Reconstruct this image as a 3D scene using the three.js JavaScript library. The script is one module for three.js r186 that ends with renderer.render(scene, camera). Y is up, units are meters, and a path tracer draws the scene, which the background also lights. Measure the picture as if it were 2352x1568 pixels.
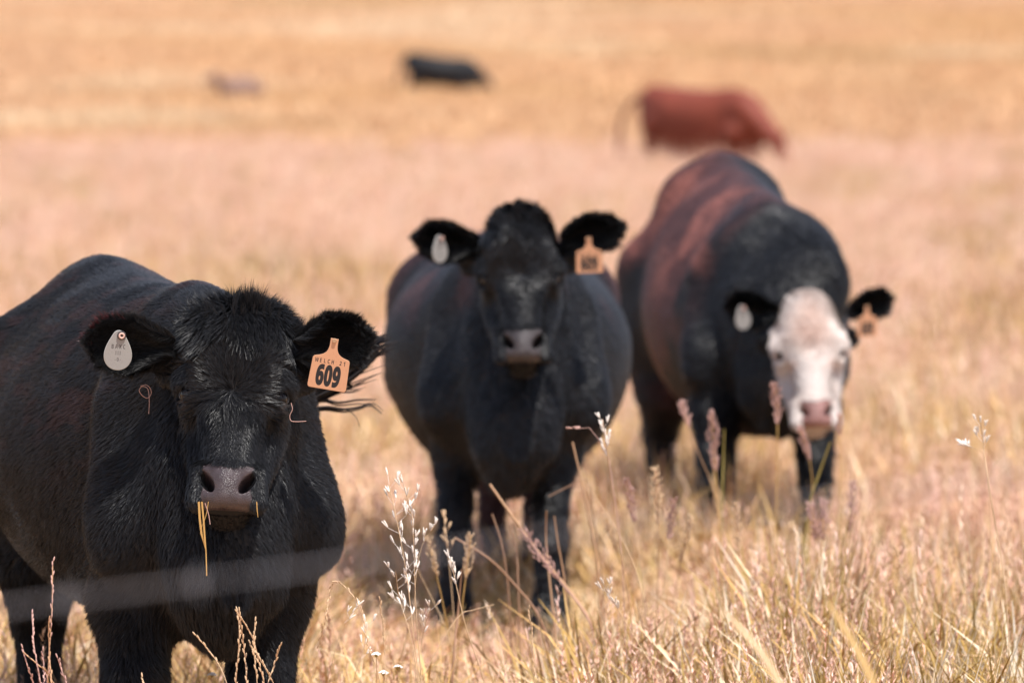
import * as THREE from 'three';
import { mergeGeometries } from 'three/addons/utils/BufferGeometryUtils.js';

// ---------------------------------------------------------------- camera, sky, sun, exposure
const scene = new THREE.Scene();
const FOC = 13100, CAM_H = 1.9, PITCH = Math.atan(682 / FOC);            // a 195 mm lens, 1.9 m above the pasture
const camera = new THREE.PerspectiveCamera(2 * Math.atan(784 / FOC) * 180 / Math.PI, 1024 / 682, 0.2, 6000);
camera.position.set(0, CAM_H, 0);
camera.rotation.x = -PITCH;
camera.focus = 12.85;
camera.userData.fStop = 3.8;
camera.updateMatrixWorld();

const SUN_DIR = new THREE.Vector3(0.24, 0.91, 0.32).normalize();
{ // clear summer sky, computed: pale at the horizon, blue above
  const w = 128, h = 64, data = new Float32Array(w * h * 4);
  for (let j = 0; j < h; j++) for (let i = 0; i < w; i++) {
    const el = ((j + 0.5) / h - 0.5) * Math.PI, up = Math.max(0, Math.sin(el));
    const az = ((i + 0.5) / w) * 2 * Math.PI;
    const t = Math.pow(1 - up, 3.0);
    const c = [0.36 + 0.66 * t, 0.46 + 0.54 * t, 0.70 + 0.30 * t];
    const k = 0.78 + 0 * az;
    for (let q = 0; q < 3; q++) data[(j * w + i) * 4 + q] = el < 0 ? [0.42, 0.29, 0.19][q] : c[q] * k;
    data[(j * w + i) * 4 + 3] = 1;
  }
  const sky = new THREE.DataTexture(data, w, h, THREE.RGBAFormat, THREE.FloatType);
  sky.mapping = THREE.EquirectangularReflectionMapping;
  sky.magFilter = THREE.LinearFilter; sky.minFilter = THREE.LinearFilter;
  sky.needsUpdate = true;
  scene.background = sky;
  scene.environment = sky;
}
const sun = new THREE.DirectionalLight(new THREE.Color(1.0, 0.955, 0.90), 4.4);
sun.position.copy(SUN_DIR).multiplyScalar(60).add(new THREE.Vector3(0, 0, -20));
sun.target.position.set(0, 0, -20);
sun.castShadow = true; sun.shadow.radius = 1.6;
sun.shadow.camera.left = -40; sun.shadow.camera.right = 40; sun.shadow.camera.top = 60; sun.shadow.camera.bottom = -60;
sun.shadow.camera.near = 1; sun.shadow.camera.far = 200; sun.shadow.mapSize.set(4096, 4096);
scene.add(sun, sun.target);

const renderer = new THREE.WebGLRenderer({ antialias: true });
renderer.toneMapping = THREE.LinearToneMapping;
renderer.toneMappingExposure = 1.52;
renderer.shadowMap.enabled = true;

// ---------------------------------------------------------------- helpers
function rng(seed) { let a = seed >>> 0; return () => { a = (a + 0x6D2B79F5) | 0; let t = Math.imul(a ^ (a >>> 15), 1 | a); t = (t + Math.imul(t ^ (t >>> 7), 61 | t)) ^ t; return ((t ^ (t >>> 14)) >>> 0) / 4294967296; }; }
const V = (x, y, z) => new THREE.Vector3(x, y, z);
const lerp = (a, b, t) => a + (b - a) * t, clamp = (x, a = 0, b = 1) => Math.min(b, Math.max(a, x));
const sstep = (a, b, x) => { const t = clamp((x - a) / (b - a)); return t * t * (3 - 2 * t); };
function hash3(x, y, z) { let h = Math.imul(x, 374761393) ^ Math.imul(y, 668265263) ^ Math.imul(z, 2147483647 ^ 0x5bd1e995); h = Math.imul(h ^ (h >>> 13), 1274126177); return ((h ^ (h >>> 16)) >>> 0) / 4294967296; }
function noise(x, y, z) {
  const xi = Math.floor(x), yi = Math.floor(y), zi = Math.floor(z), s = (t) => t * t * (3 - 2 * t), u = s(x - xi), v = s(y - yi), w = s(z - zi);
  const c = (a, b, d) => hash3(xi + a, yi + b, zi + d);
  return lerp(lerp(lerp(c(0, 0, 0), c(1, 0, 0), u), lerp(c(0, 1, 0), c(1, 1, 0), u), v), lerp(lerp(c(0, 0, 1), c(1, 0, 1), u), lerp(c(0, 1, 1), c(1, 1, 1), u), v), w);
}
const fbm = (x, y, z) => (noise(x, y, z) * 4 + noise(x * 2.03 + 7, y * 2.03, z * 2.03) * 2 + noise(x * 4.1, y * 4.1 + 3, z * 4.1)) / 7;
// the point that lies d metres in front of the lens at (u, v) of a 2352 x 1568 print of the view
const FWD = V(0, -Math.sin(PITCH), -Math.cos(PITCH)), UPV = V(0, Math.cos(PITCH), -Math.sin(PITCH));
const at = (u, v, d) => V(0, CAM_H, 0).addScaledVector(FWD, d).addScaledVector(V(1, 0, 0), (u - 1176) / FOC * d).addScaledVector(UPV, -(v - 784) / FOC * d);
const used = new Map();
function numbered(name) { const n = used.get(name) ?? 0; used.set(name, n + 1); return n ? `${name}_${String(n).padStart(3, '0')}` : name; }
function tag(o, label, category, group, kind) { o.userData.label = label; if (category) o.userData.category = category; if (group) o.userData.group = group; if (kind) o.userData.kind = kind; return o; }
function base(name, p, turn = 0) { const g = new THREE.Group(); g.name = numbered(name); g.position.copy(p); g.rotation.y = turn; scene.add(g); return g; }
function part(name, geo, mat, parent) { const m = new THREE.Mesh(geo, mat); m.name = parent === scene ? numbered(name) : name; m.castShadow = m.receiveShadow = true; parent.add(m); return m; }
function tubeGeo(pts, r0, r1, seg = 12, rad = 5) {           // a tapered tube through points
  const c = new THREE.CatmullRomCurve3(pts), g = new THREE.TubeGeometry(c, seg, 1, rad, false), p = g.attributes.position;
  for (let i = 0; i <= seg; i++) { const o = c.getPointAt(i / seg), r = lerp(r0, r1, i / seg); for (let j = 0; j <= rad; j++) { const k = i * (rad + 1) + j; p.setXYZ(k, o.x + (p.getX(k) - o.x) * r, o.y + (p.getY(k) - o.y) * r, o.z + (p.getZ(k) - o.z) * r); } }
  g.computeVertexNormals(); return g;
}
function colored(g, fn) { const p = g.attributes.position, c = new Float32Array(p.count * 3); for (let i = 0; i < p.count; i++) { const k = fn(p.getX(i), p.getY(i), p.getZ(i), i); c[i * 3] = k[0]; c[i * 3 + 1] = k[1]; c[i * 3 + 2] = k[2]; } g.setAttribute('color', new THREE.BufferAttribute(c, 3)); return g; }

// ---------------------------------------------------------------- the pasture
function terrain(x, d) {
  const a = 0.000364;
  let h = d < 85 ? 0 : d < 126 ? a * (d - 85) ** 2 : 0.612 + 0.0298 * (Math.min(d, 900) - 126);
  if (d > 60) h += (fbm(x * 0.02, d * 0.02, 5) - 0.5) * 0.5 * sstep(60, 200, d) ;
  return h + (noise(x * 0.5, d * 0.5, 1) - 0.5) * 0.05;
}
const TONES = { peach: [0.695, 0.430, 0.268], pink: [0.685, 0.435, 0.310], gold: [0.62, 0.375, 0.155], olive: [0.35, 0.235, 0.085], pale: [0.82, 0.65, 0.51], brown: [0.32, 0.19, 0.10] };
const mixc = (a, b, t) => [lerp(a[0], b[0], t), lerp(a[1], b[1], t), lerp(a[2], b[2], t)];
const fieldTone = (x, d) => { const t = sstep(42, 95, d); return t <= 0 ? patches(x, d, false) : t >= 1 ? patches(x, d, true) : mixc(patches(x, d, false), patches(x, d, true), t); };
function patches(x, d, far) {                                     // patches of different grasses
  const s = far ? 0.35 : 1, gx = x * 0.13 * s, gd = d * 0.07 * s;
  const g = fbm(gx + 11, gd * 1.6, 2.3), p = fbm(gx * 1.3 + 31, gd * 1.1 + 9, 7.1);
  let c = mixc(TONES.peach, TONES.gold, (far ? 0.3 : 0.75) * sstep(0.50, 0.66, g));
  c = mixc(c, TONES.pink, (far ? 0.45 : 0.22) * sstep(0.48, 0.66, p));
  c = mixc(c, TONES.olive, (far ? 0.25 : 0.6) * sstep(0.60, 0.74, fbm(gx * 2.4 + 3, gd * 4, 4.4)));
  return mixc(c, TONES.pale, (far ? 0.6 : 0.85) * sstep(0.54, 0.70, fbm(gx * 2.1 + 53, gd * 3.4, 1.4)));
}
{
  const rows = []; for (let d = -40; d < 60; d += 2) rows.push(d); for (let d = 60; d < 300; d += 6) rows.push(d); for (let d = 300; d <= 3000; d += 60) rows.push(d);
  const cols = 80, pos = [], uv = [], col = [], idx = [];
  rows.forEach((d) => { const w = Math.max(70, Math.abs(d) * 1.2); for (let i = 0; i <= cols; i++) { const s = i / cols * 2 - 1, x = w * Math.sign(s) * Math.abs(s) ** 2.2; pos.push(x, terrain(x, d) - 0.01, -d); uv.push(x / 3, d / 3); const c = fieldTone(x, d); col.push(c[0], c[1], c[2]); } });
  for (let r = 0; r < rows.length - 1; r++) for (let i = 0; i < cols; i++) { const a = r * (cols + 1) + i, b = a + 1, c = a + cols + 1, e = c + 1; idx.push(a, b, c, b, e, c); }
  const g = new THREE.BufferGeometry();
  g.setAttribute('position', new THREE.Float32BufferAttribute(pos, 3)); g.setAttribute('uv', new THREE.Float32BufferAttribute(uv, 2)); g.setAttribute('color', new THREE.Float32BufferAttribute(col, 3)); g.setIndex(idx); g.computeVertexNormals();
  const n = 512, px = new Uint8Array(n * n * 4), R = rng(5);     // thatch: short straw strokes over soil, tiled
  const f = new Float32Array(n * n).fill(0.62);
  for (let k = 0; k < 9000; k++) { let x = R() * n, y = R() * n; const a = R() * 6.28, l = 8 + R() * 22, v = 0.5 + R() * 0.55; for (let t = 0; t < l; t++) { f[((y | 0) & 511) * n + ((x | 0) & 511)] = v; x += Math.cos(a); y += Math.sin(a); } }
  for (let i = 0; i < n * n; i++) { px[i * 4] = 255 * clamp(f[i]); px[i * 4 + 1] = 255 * clamp(f[i] * 0.98); px[i * 4 + 2] = 255 * clamp(f[i] * 0.95); px[i * 4 + 3] = 255; }
  const tex = new THREE.DataTexture(px, n, n); tex.wrapS = tex.wrapT = THREE.RepeatWrapping; tex.magFilter = THREE.LinearFilter; tex.needsUpdate = true;
  const m = part('ground', g, new THREE.MeshStandardMaterial({ map: tex, vertexColors: true, roughness: 1 }), scene);
  tag(m, 'dry pasture ground rising gently into a hillside behind the cattle', null, null, 'structure');
}

// blades of grass: flat ribbons, each bent its own way
class Ribbons {
  constructor() { this.p = []; this.n = []; this.c = []; this.i = []; }
  strip(pts, widths, side, c) {                               // pts Vector3[], side Vector3
    const b = this.p.length / 3;
    for (let k = 0; k < pts.length; k++) {
      const t = V().subVectors(pts[Math.min(k + 1, pts.length - 1)], pts[Math.max(k - 1, 0)]).normalize(), n = V().crossVectors(side, t).normalize(), w = widths[k] / 2;
      for (const s of [-1, 1]) { this.p.push(pts[k].x + side.x * w * s, pts[k].y + side.y * w * s, pts[k].z + side.z * w * s); this.n.push(n.x, n.y, n.z); this.c.push(c[0], c[1], c[2]); }
      if (k) { const a = b + k * 2 - 2; this.i.push(a, a + 1, a + 2, a + 1, a + 3, a + 2); }
    }
  }
  blade(o, az, h, lean, curl, w, c, seg = 4, faceAz) {
    const d = V(Math.cos(az), 0, Math.sin(az)), pts = [], ws = [], fa = faceAz ?? az + Math.PI / 2;
    for (let k = 0; k <= seg; k++) { const t = k / seg; pts.push(V(o.x, o.y, o.z).addScaledVector(d, h * (lean * t + curl * t * t * t)).add(V(0, h * (t - 0.35 * curl * t * t * t), 0))); ws.push(w * (k === seg ? 0.12 : 1 - 0.5 * t * t)); }
    this.strip(pts, ws, V(Math.cos(fa), 0, Math.sin(fa)), c);
    return pts;
  }
  spikelet(o, dir, l, w, c) { const s = V(dir.z, dir.x * 0.3, -dir.x).normalize(); if (s.lengthSq() < 0.1) s.set(1, 0, 0); this.strip([o, V().copy(o).addScaledVector(dir, l * 0.4), V().copy(o).addScaledVector(dir, l)], [w * 0.35, w, w * 0.08], s, c); }
  geo() { const g = new THREE.BufferGeometry(); g.setAttribute('position', new THREE.Float32BufferAttribute(this.p, 3)); g.setAttribute('normal', new THREE.Float32BufferAttribute(this.n, 3)); g.setAttribute('color', new THREE.Float32BufferAttribute(this.c, 3)); g.setIndex(this.i); return g; }
}
const grassMat = new THREE.MeshStandardMaterial({ color: 0xffffff, vertexColors: true, roughness: 0.75, side: THREE.DoubleSide });
const shadeVar = (R, a = 0.72, b = 1.12) => { const v = lerp(a, b, R()), w = 0.94 + R() * 0.12; return [v * w, v, v * (1.9 - w - 0.04)]; };
function panicle(rb, top, R, n, len, c, tall) {               // an open seed head
  for (let k = 0; k < n; k++) { const t = k / n, o = V(top.x, top.y - tall * (1 - t), top.z), a = R() * 6.28, e = 0.5 + R() * 0.7, dir = V(Math.cos(a) * Math.cos(e), Math.sin(e), Math.sin(a) * Math.cos(e)); rb.spikelet(o, dir, len * (0.7 + R() * 0.6), len * 0.24, c); }
}
function bladeTuft(seed, n, h0, h1, w0, w1, rad) { const R = rng(seed), rb = new Ribbons(); for (let k = 0; k < n; k++) { const a = R() * 6.28, r = rad * Math.sqrt(R()), b = R() * 6.28; rb.blade(V(Math.cos(a) * r, -0.01, Math.sin(a) * r), b, lerp(h0, h1, R() ** 1.3), 0.04 + R() * 0.36, R() * R() * 0.8, lerp(w0, w1, R()), shadeVar(R), 4, R() * 6.28); } return rb.geo(); }
function culmTuft(seed, n, h0, h1, pink, sw = 0.0022, big = 1) { const R = rng(seed), rb = new Ribbons(); for (let k = 0; k < n; k++) { const a = R() * 6.28, r = 0.09 * Math.sqrt(R()), c = shadeVar(R, 0.85, 1.15), p = rb.blade(V(Math.cos(a) * r, -0.01, Math.sin(a) * r), R() * 6.28, lerp(h0, h1, R()), R() * 0.3, R() * 0.35, sw, c, 5, R() * 6.28); const tp = p[p.length - 1], cc = pink ? [1.05, 0.92, 0.98] : [1.12, 1.1, 1.05]; panicle(rb, tp, R, (9 + (R() * 8 | 0)) * big, (0.012 + R() * 0.006) * big, cc, (0.05 + R() * 0.06) * big); } return rb.geo(); }
function flopTuft(seed, n) { const R = rng(seed), rb = new Ribbons(); for (let k = 0; k < n; k++) { const a = R() * 6.28, r = 0.12 * Math.sqrt(R()), l = 0.15 + R() * 0.25; const h = 0.35 + R() * 0.45; const b = R() * 6.28; const pts = []; for (let j = 0; j <= 4; j++) { const t = j / 4; pts.push(V(Math.cos(a) * r + Math.cos(b) * l * t, l * h * Math.sin(t * 2.4) * 0.7, Math.sin(a) * r + Math.sin(b) * l * t)); } rb.strip(pts, [0.003, 0.003, 0.0028, 0.002, 0.0006], V(-Math.sin(b), 0.2, Math.cos(b)).normalize(), shadeVar(R, 0.8, 1.2)); } return rb.geo(); }

const Q = new THREE.Quaternion(), M4 = new THREE.Matrix4(), YAX = V(0, 1, 0), TMPC = new THREE.Color();
function scatter(name, geo, label, seed, n, d0, d1, margin, toneFn, size, clump = 0, mask = null) {
  const R = rng(seed), im = new THREE.InstancedMesh(geo, grassMat, n); let k = 0, guard = 0;
  const wid = (d) => 0.0945 * d + margin;
  while (k < n && guard++ < n * 40) {
    const d = lerp(d0, d1, R()); if (R() > wid(d) / wid(d1)) continue;
    const x = (R() * 2 - 1) * wid(d);
    if (mask && R() > mask(x, d)) continue;
    if (clump && R() > sstep(0.35, 0.35 + clump, noise(x * 1.7 + seed, d * 1.1, seed % 7))) continue;
    const s = lerp(size[0], size[1], R()), c = toneFn(x, d, R);
    M4.compose(V(x, terrain(x, d) - 0.005, -d), Q.setFromAxisAngle(YAX, R() * 6.283), V(s, s * lerp(0.8, 1.25, R()) * sward(x, d), s));
    im.setMatrixAt(k, M4); im.setColorAt(k, TMPC.setRGB(c[0], c[1], c[2])); k++;
  }
  im.count = k; im.name = numbered(name); im.castShadow = im.receiveShadow = true; scene.add(im);
  return tag(im, label, 'grass', null, 'stuff');
}
const sward = (x, d) => d > 30 ? 1 : lerp(1, 0.45, sstep(0.75, 0.45, Math.abs(x + 0.02)) * sstep(14.6, 15.6, d) * sstep(19.5, 18.5, d)) * lerp(1, 1.3, sstep(0.35, 0.7, x) * sstep(17.8, 16.6, d)) * (0.8 + 0.4 * noise(x * 1.3, d * 1.3, 6));
const jitter = (c, R, a) => { const v = 1 + (R() - 0.5) * a; return [Math.min(0.9, c[0] * v), Math.min(0.9, c[1] * v), Math.min(0.9, c[2] * v)]; };
const toneNear = (x, d, R) => jitter(mixc(fieldTone(x, d), R() < 0.3 ? TONES.olive : R() < 0.35 ? TONES.brown : R() < 0.5 ? TONES.pale : R() < 0.6 ? TONES.pink : TONES.gold, R() * 0.9), R, 0.35);
const toneA = (x, d, R) => jitter(mixc(fieldTone(x, d), R() < 0.5 ? TONES.peach : R() < 0.4 ? TONES.pale : TONES.gold, R() * 0.7), R, 0.3);
const toneGold = (x, d, R) => jitter(mixc(TONES.gold, R() < 0.5 ? TONES.olive : R() < 0.5 ? TONES.pink : TONES.pale, R()), R, 0.3);
const tonePink = (x, d, R) => jitter(mixc(TONES.pink, R() < 0.5 ? TONES.pale : TONES.brown, R() * 0.5), R, 0.3);
const tonePale = (x, d, R) => jitter(mixc(TONES.pale, TONES.peach, R()), R, 0.25);
const toneGrey = (x, d, R) => jitter(mixc([0.52, 0.42, 0.38], TONES.pale, R()), R, 0.3);
scatter('dry_grass', bladeTuft(1, 18, 0.05, 0.16, 0.003, 0.006, 0.10), 'short dry straw grass carpeting the pasture around the three near cows', 101, 20000, 12.5, 30, 1.6, toneNear, [0.7, 1.25]);
scatter('dry_grass', bladeTuft(2, 12, 0.10, 0.33, 0.005, 0.012, 0.06), 'golden and olive broad-bladed grass in clumps around the near cows', 102, 10000, 13, 30, 1.6, toneGold, [0.6, 1.25], 0.28);
scatter('dry_grass', flopTuft(3, 14), 'pale fallen straw lying between the near grass clumps', 103, 4000, 12.5, 30, 1.6, (x, d, R) => R() < 0.5 ? tonePale(x, d, R) : toneNear(x, d, R), [0.7, 1.2]);
scatter('dry_grass', bladeTuft(9, 8, 0.10, 0.30, 0.003, 0.006, 0.06), 'grey and pale dead grass blades standing among the near clumps', 109, 7500, 13, 30, 1.6, toneGrey, [0.7, 1.15], 0.3);
scatter('seed_grass', culmTuft(4, 3, 0.16, 0.34, false), 'thin straw stems with pale seed heads standing in the near pasture', 104, 2800, 14.2, 30, 1.6, tonePale, [0.8, 1.15], 0.3);
scatter('seed_grass', culmTuft(5, 4, 0.14, 0.32, true), 'thin stems with pinkish seed heads standing in the near pasture', 105, 4600, 14.2, 30, 1.6, tonePink, [0.8, 1.2], 0.3);
scatter('seed_grass', culmTuft(11, 3, 0.26, 0.46, true, 0.0040, 1.5), 'coarse straw stems with dense pale seed heads standing up in the near pasture', 111, 1500, 14.4, 22, 1.6, (x, d, R) => R() < 0.6 ? tonePale(x, d, R) : tonePink(x, d, R), [0.7, 1.1], 0.3);
scatter('seed_grass', culmTuft(12, 3, 0.24, 0.40, false, 0.0036, 1), 'greenish stems standing among the near straw', 112, 900, 14.0, 20, 1.6, (x, d, R) => jitter(mixc(TONES.olive, [0.30, 0.24, 0.10], R()), R, 0.3), [0.7, 1.1], 0.25);
const tall = (x, d) => sstep(-0.05, 0.30, x) * sstep(1.9, 1.5, x) * lerp(1, 0.3, sstep(14.4, 15.4, d));
scatter('dry_grass', bladeTuft(13, 11, 0.20, 0.44, 0.004, 0.012, 0.06), 'tall golden olive and pale blades standing close at the lower right', 113, 1700, 12.9, 15.8, 1.0, (x, d, R) => jitter(R() < 0.55 ? mixc(TONES.olive, [0.46, 0.27, 0.07], R()) : R() < 0.5 ? TONES.pale : R() < 0.35 ? TONES.pink : R() < 0.5 ? TONES.gold : [0.55, 0.45, 0.40], R, 0.3), [0.75, 1.05], 0.3, tall);
scatter('seed_grass', culmTuft(14, 4, 0.30, 0.46, true, 0.0026, 1.2), 'pink and pale seed heads standing close at the lower right', 114, 330, 12.9, 15.8, 1.0, (x, d, R) => R() < 0.35 ? tonePink(x, d, R) : tonePale(x, d, R), [0.8, 1.05], 0.25, tall);
scatter('dry_grass', flopTuft(15, 10), 'bent pale straws tangled close at the lower right', 115, 260, 13.0, 15.6, 1.0, tonePale, [1.2, 1.9], 0, tall);
scatter('dry_grass', bladeTuft(6, 22, 0.08, 0.24, 0.006, 0.012, 0.22), 'dry straw grass of the middle pasture behind the near cows', 106, 56000, 29, 90, 3, toneA, [0.8, 1.3]);
scatter('dry_grass', bladeTuft(10, 22, 0.14, 0.34, 0.007, 0.014, 0.2), 'golden and olive grass clumps of the middle pasture', 110, 12000, 27, 90, 3, toneGold, [0.8, 1.3], 0.25);
scatter('seed_grass', culmTuft(7, 12, 0.2, 0.42, true), 'seed heads catching the light over the middle pasture', 107, 13000, 25, 90, 3, tonePale, [0.9, 1.5], 0.3);
scatter('dry_grass', bladeTuft(8, 22, 0.08, 0.26, 0.02, 0.04, 0.6), 'dry grass of the far pasture and hillside', 108, 62000, 88, 330, 5, (x, d, R) => jitter(fieldTone(x, d), R, 0.35), [0.9, 1.4]);

// ---------------------------------------------------------------- animal bodies: one smooth field, meshed
const smin = (a, b, k) => { const h = Math.max(k - Math.abs(a - b), 0) / k; return Math.min(a, b) - h * h * k * 0.25; };
const smax = (a, b, k) => -smin(-a, -b, k);
class Field {
  constructor() { this.ops = []; }
  cap(a, b, ra, rb, k) { const ba = [b[0] - a[0], b[1] - a[1], b[2] - a[2]], l2 = ba[0] ** 2 + ba[1] ** 2 + ba[2] ** 2; this.ops.push([(x, y, z) => { const px = x - a[0], py = y - a[1], pz = z - a[2], t = clamp((px * ba[0] + py * ba[1] + pz * ba[2]) / l2); return Math.hypot(px - ba[0] * t, py - ba[1] * t, pz - ba[2] * t) - lerp(ra, rb, t); }, k, 1]); return this; }
  ell(c, r, k, cut = false, rotX = 0, rotZ = 0) {
    const cx = Math.cos(rotX), sx = Math.sin(rotX), cz = Math.cos(rotZ), sz = Math.sin(rotZ);
    this.ops.push([(x, y, z) => { let px = x - c[0], py = y - c[1], pz = z - c[2]; if (rotZ) { const t = px * cz + py * sz; py = -px * sz + py * cz; px = t; } if (rotX) { const t = py * cx + pz * sx; pz = -py * sx + pz * cx; py = t; } const ax = px / r[0], ay = py / r[1], az = pz / r[2], k0 = Math.hypot(ax, ay, az), k1 = Math.hypot(ax / r[0], ay / r[1], az / r[2]); return k1 < 1e-6 ? -Math.min(...r) : k0 * (k0 - 1) / k1; }, k, cut ? -1 : 1]); return this;
  }
  trunk(st, k, eTop = 1.8, eLow = 2.2) {                                    // ellipses along z: [z, x centre, y centre, half width, half height above, below]
    const z0 = st[0][0], z1 = st[st.length - 1][0];
    const at1 = (z, q) => { let i = 0; while (i < st.length - 2 && z < st[i + 1][0]) i++; const a = st[Math.max(0, i - 1)], b = st[i], c = st[i + 1], d = st[Math.min(st.length - 1, i + 2)], t = clamp((z - b[0]) / (c[0] - b[0])), m0 = i ? (c[q] - a[q]) / (c[0] - a[0]) * (c[0] - b[0]) : c[q] - b[q], m1 = i < st.length - 2 ? (d[q] - b[q]) / (d[0] - b[0]) * (c[0] - b[0]) : c[q] - b[q], t2 = t * t, t3 = t2 * t; return (2 * t3 - 3 * t2 + 1) * b[q] + (t3 - 2 * t2 + t) * m0 + (-2 * t3 + 3 * t2) * c[q] + (t3 - t2) * m1; };
    this.ops.push([(x, y, z) => { const zc = clamp(z, z1, z0), xc = at1(zc, 1), yc = at1(zc, 2), w = at1(zc, 3), h = at1(zc, y > yc ? 4 : 5), e = y > yc ? eTop : eLow, ax = Math.abs(x - xc) / w, ay = Math.abs(y - yc) / h, k0 = Math.pow(Math.pow(ax, e) + Math.pow(ay, e), 1 / e); let f = (k0 - 1) * Math.min(w, h); if (k0 > 1.0) { const gx = ax / w, gy = ay / h, g = Math.hypot(gx, gy) / Math.max(1e-6, Math.hypot(ax, ay)); f = (k0 - 1) / Math.max(g, 1e-6) * 1.0; } const dz = Math.abs(z - zc); return dz > 0 ? Math.hypot(Math.max(f, 0), dz) + Math.min(f, 0) * 0.0 : f; }, k, 1]); return this;
  }
  f(x, y, z) { let d = 10; for (const [fn, k, s] of this.ops) { const v = fn(x, y, z); d = s > 0 ? smin(d, v, k) : smax(d, -v, k); } return d; }
  grad(x, y, z, e = 0.002) { const f = (a, b, c) => this.f(a, b, c); return [f(x + e, y, z) - f(x - e, y, z), f(x, y + e, z) - f(x, y - e, z), f(x, y, z + e) - f(x, y, z - e)].map((v) => v / (2 * e)); }
  mesh(lo, hi, cell) {                                        // surface nets
    const n = [0, 1, 2].map((i) => Math.ceil((hi[i] - lo[i]) / cell) + 2), [nx, ny, nz] = n, B = 4, grid = new Float32Array(nx * ny * nz), id = (i, j, k) => i + nx * (j + ny * k), half = B * cell * 0.87;
    for (let k = 0; k < nz; k += B) for (let j = 0; j < ny; j += B) for (let i = 0; i < nx; i += B) {
      const c = this.f(lo[0] + (i + B / 2) * cell, lo[1] + (j + B / 2) * cell, lo[2] + (k + B / 2) * cell), far = Math.abs(c) > half * 2.2 + cell * 2;
      for (let c2 = k; c2 < Math.min(k + B, nz); c2++) for (let b = j; b < Math.min(j + B, ny); b++) for (let a = i; a < Math.min(i + B, nx); a++) grid[id(a, b, c2)] = far ? c : this.f(lo[0] + a * cell, lo[1] + b * cell, lo[2] + c2 * cell);
    }
    const vid = new Int32Array(nx * ny * nz).fill(-1), pos = [], nor = [], idx = [], E = [[0, 1], [2, 3], [4, 5], [6, 7], [0, 2], [1, 3], [4, 6], [5, 7], [0, 4], [1, 5], [2, 6], [3, 7]];
    for (let k = 0; k < nz - 1; k++) for (let j = 0; j < ny - 1; j++) for (let i = 0; i < nx - 1; i++) {
      const v = []; let s = 0; for (let q = 0; q < 8; q++) { const g = grid[id(i + (q & 1), j + ((q >> 1) & 1), k + (q >> 2))]; v.push(g); if (g < 0) s++; }
      if (s === 0 || s === 8) continue;
      let x = 0, y = 0, z = 0, m = 0;
      for (const [a, b] of E) if ((v[a] < 0) !== (v[b] < 0)) { const t = v[a] / (v[a] - v[b]); x += lerp(a & 1, b & 1, t); y += lerp((a >> 1) & 1, (b >> 1) & 1, t); z += lerp(a >> 2, b >> 2, t); m++; }
      let p = [lo[0] + (i + x / m) * cell, lo[1] + (j + y / m) * cell, lo[2] + (k + z / m) * cell], g;
      for (let it = 0; it < 2; it++) { const f = this.f(...p); g = this.grad(...p); const l2 = g[0] ** 2 + g[1] ** 2 + g[2] ** 2; if (l2 > 0.05) { const st = clamp(f / l2, -cell, cell); p = [p[0] - g[0] * st, p[1] - g[1] * st, p[2] - g[2] * st]; } }
      const l = Math.hypot(...g) || 1; vid[id(i, j, k)] = pos.length / 3; pos.push(...p); nor.push(g[0] / l, g[1] / l, g[2] / l);
    }
    const st = [1, nx, nx * ny];
    for (let k = 1; k < nz - 1; k++) for (let j = 1; j < ny - 1; j++) for (let i = 1; i < nx - 1; i++) for (let ax = 0; ax < 3; ax++) {
      const o = id(i, j, k), a = grid[o] < 0, b = grid[o + st[ax]] < 0; if (a === b) continue;
      const u = st[(ax + 1) % 3], w = st[(ax + 2) % 3], q = [vid[o - u - w], vid[o - w], vid[o], vid[o - u]]; if (q.some((x) => x < 0)) continue;
      if (a) idx.push(q[0], q[1], q[2], q[0], q[2], q[3]); else idx.push(q[0], q[2], q[1], q[0], q[3], q[2]);
    }
    const geo = new THREE.BufferGeometry(); geo.setAttribute('position', new THREE.Float32BufferAttribute(pos, 3)); geo.setAttribute('normal', new THREE.Float32BufferAttribute(nor, 3)); geo.setIndex(idx); return geo;
  }
}

// hair: small tufts of curved tapering strands, laid over the skin along a flow
function hairTuft(seed, n, w, spread, curve, tilt) {
  const R = rng(seed), rb = new Ribbons();
  for (let k = 0; k < n; k++) { const a = R() * 6.28, r = spread * Math.sqrt(R()), o = V(Math.cos(a) * r, 0, Math.sin(a) * r), len = 0.65 + R() * 0.45, sx = (R() - 0.5) * 0.5, c = curve * (0.5 + R()), pts = []; const v = 0.7 + R() * 0.6; for (let j = 0; j <= 3; j++) { const t = j / 3; pts.push(V(o.x + sx * t * len + (R() - 0.5) * 0.05, len * (t * 0.9 - c * t * t) * 0.55, o.z + len * t)); } const s = V(1, (R() - 0.5) * tilt, 0).normalize(); rb.strip(pts, [w, w * 0.95, w * 0.7, w * 0.1], s, [v, v, v]); }
  return rb.geo();
}
const furMat = new THREE.MeshPhysicalMaterial({ color: 0xffffff, vertexColors: true, roughness: 0.40, specularIntensity: 0.55, side: THREE.DoubleSide });
const skinMat = new THREE.MeshPhysicalMaterial({ color: 0xffffff, vertexColors: true, roughness: 0.6, specularIntensity: 0.5 });
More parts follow.
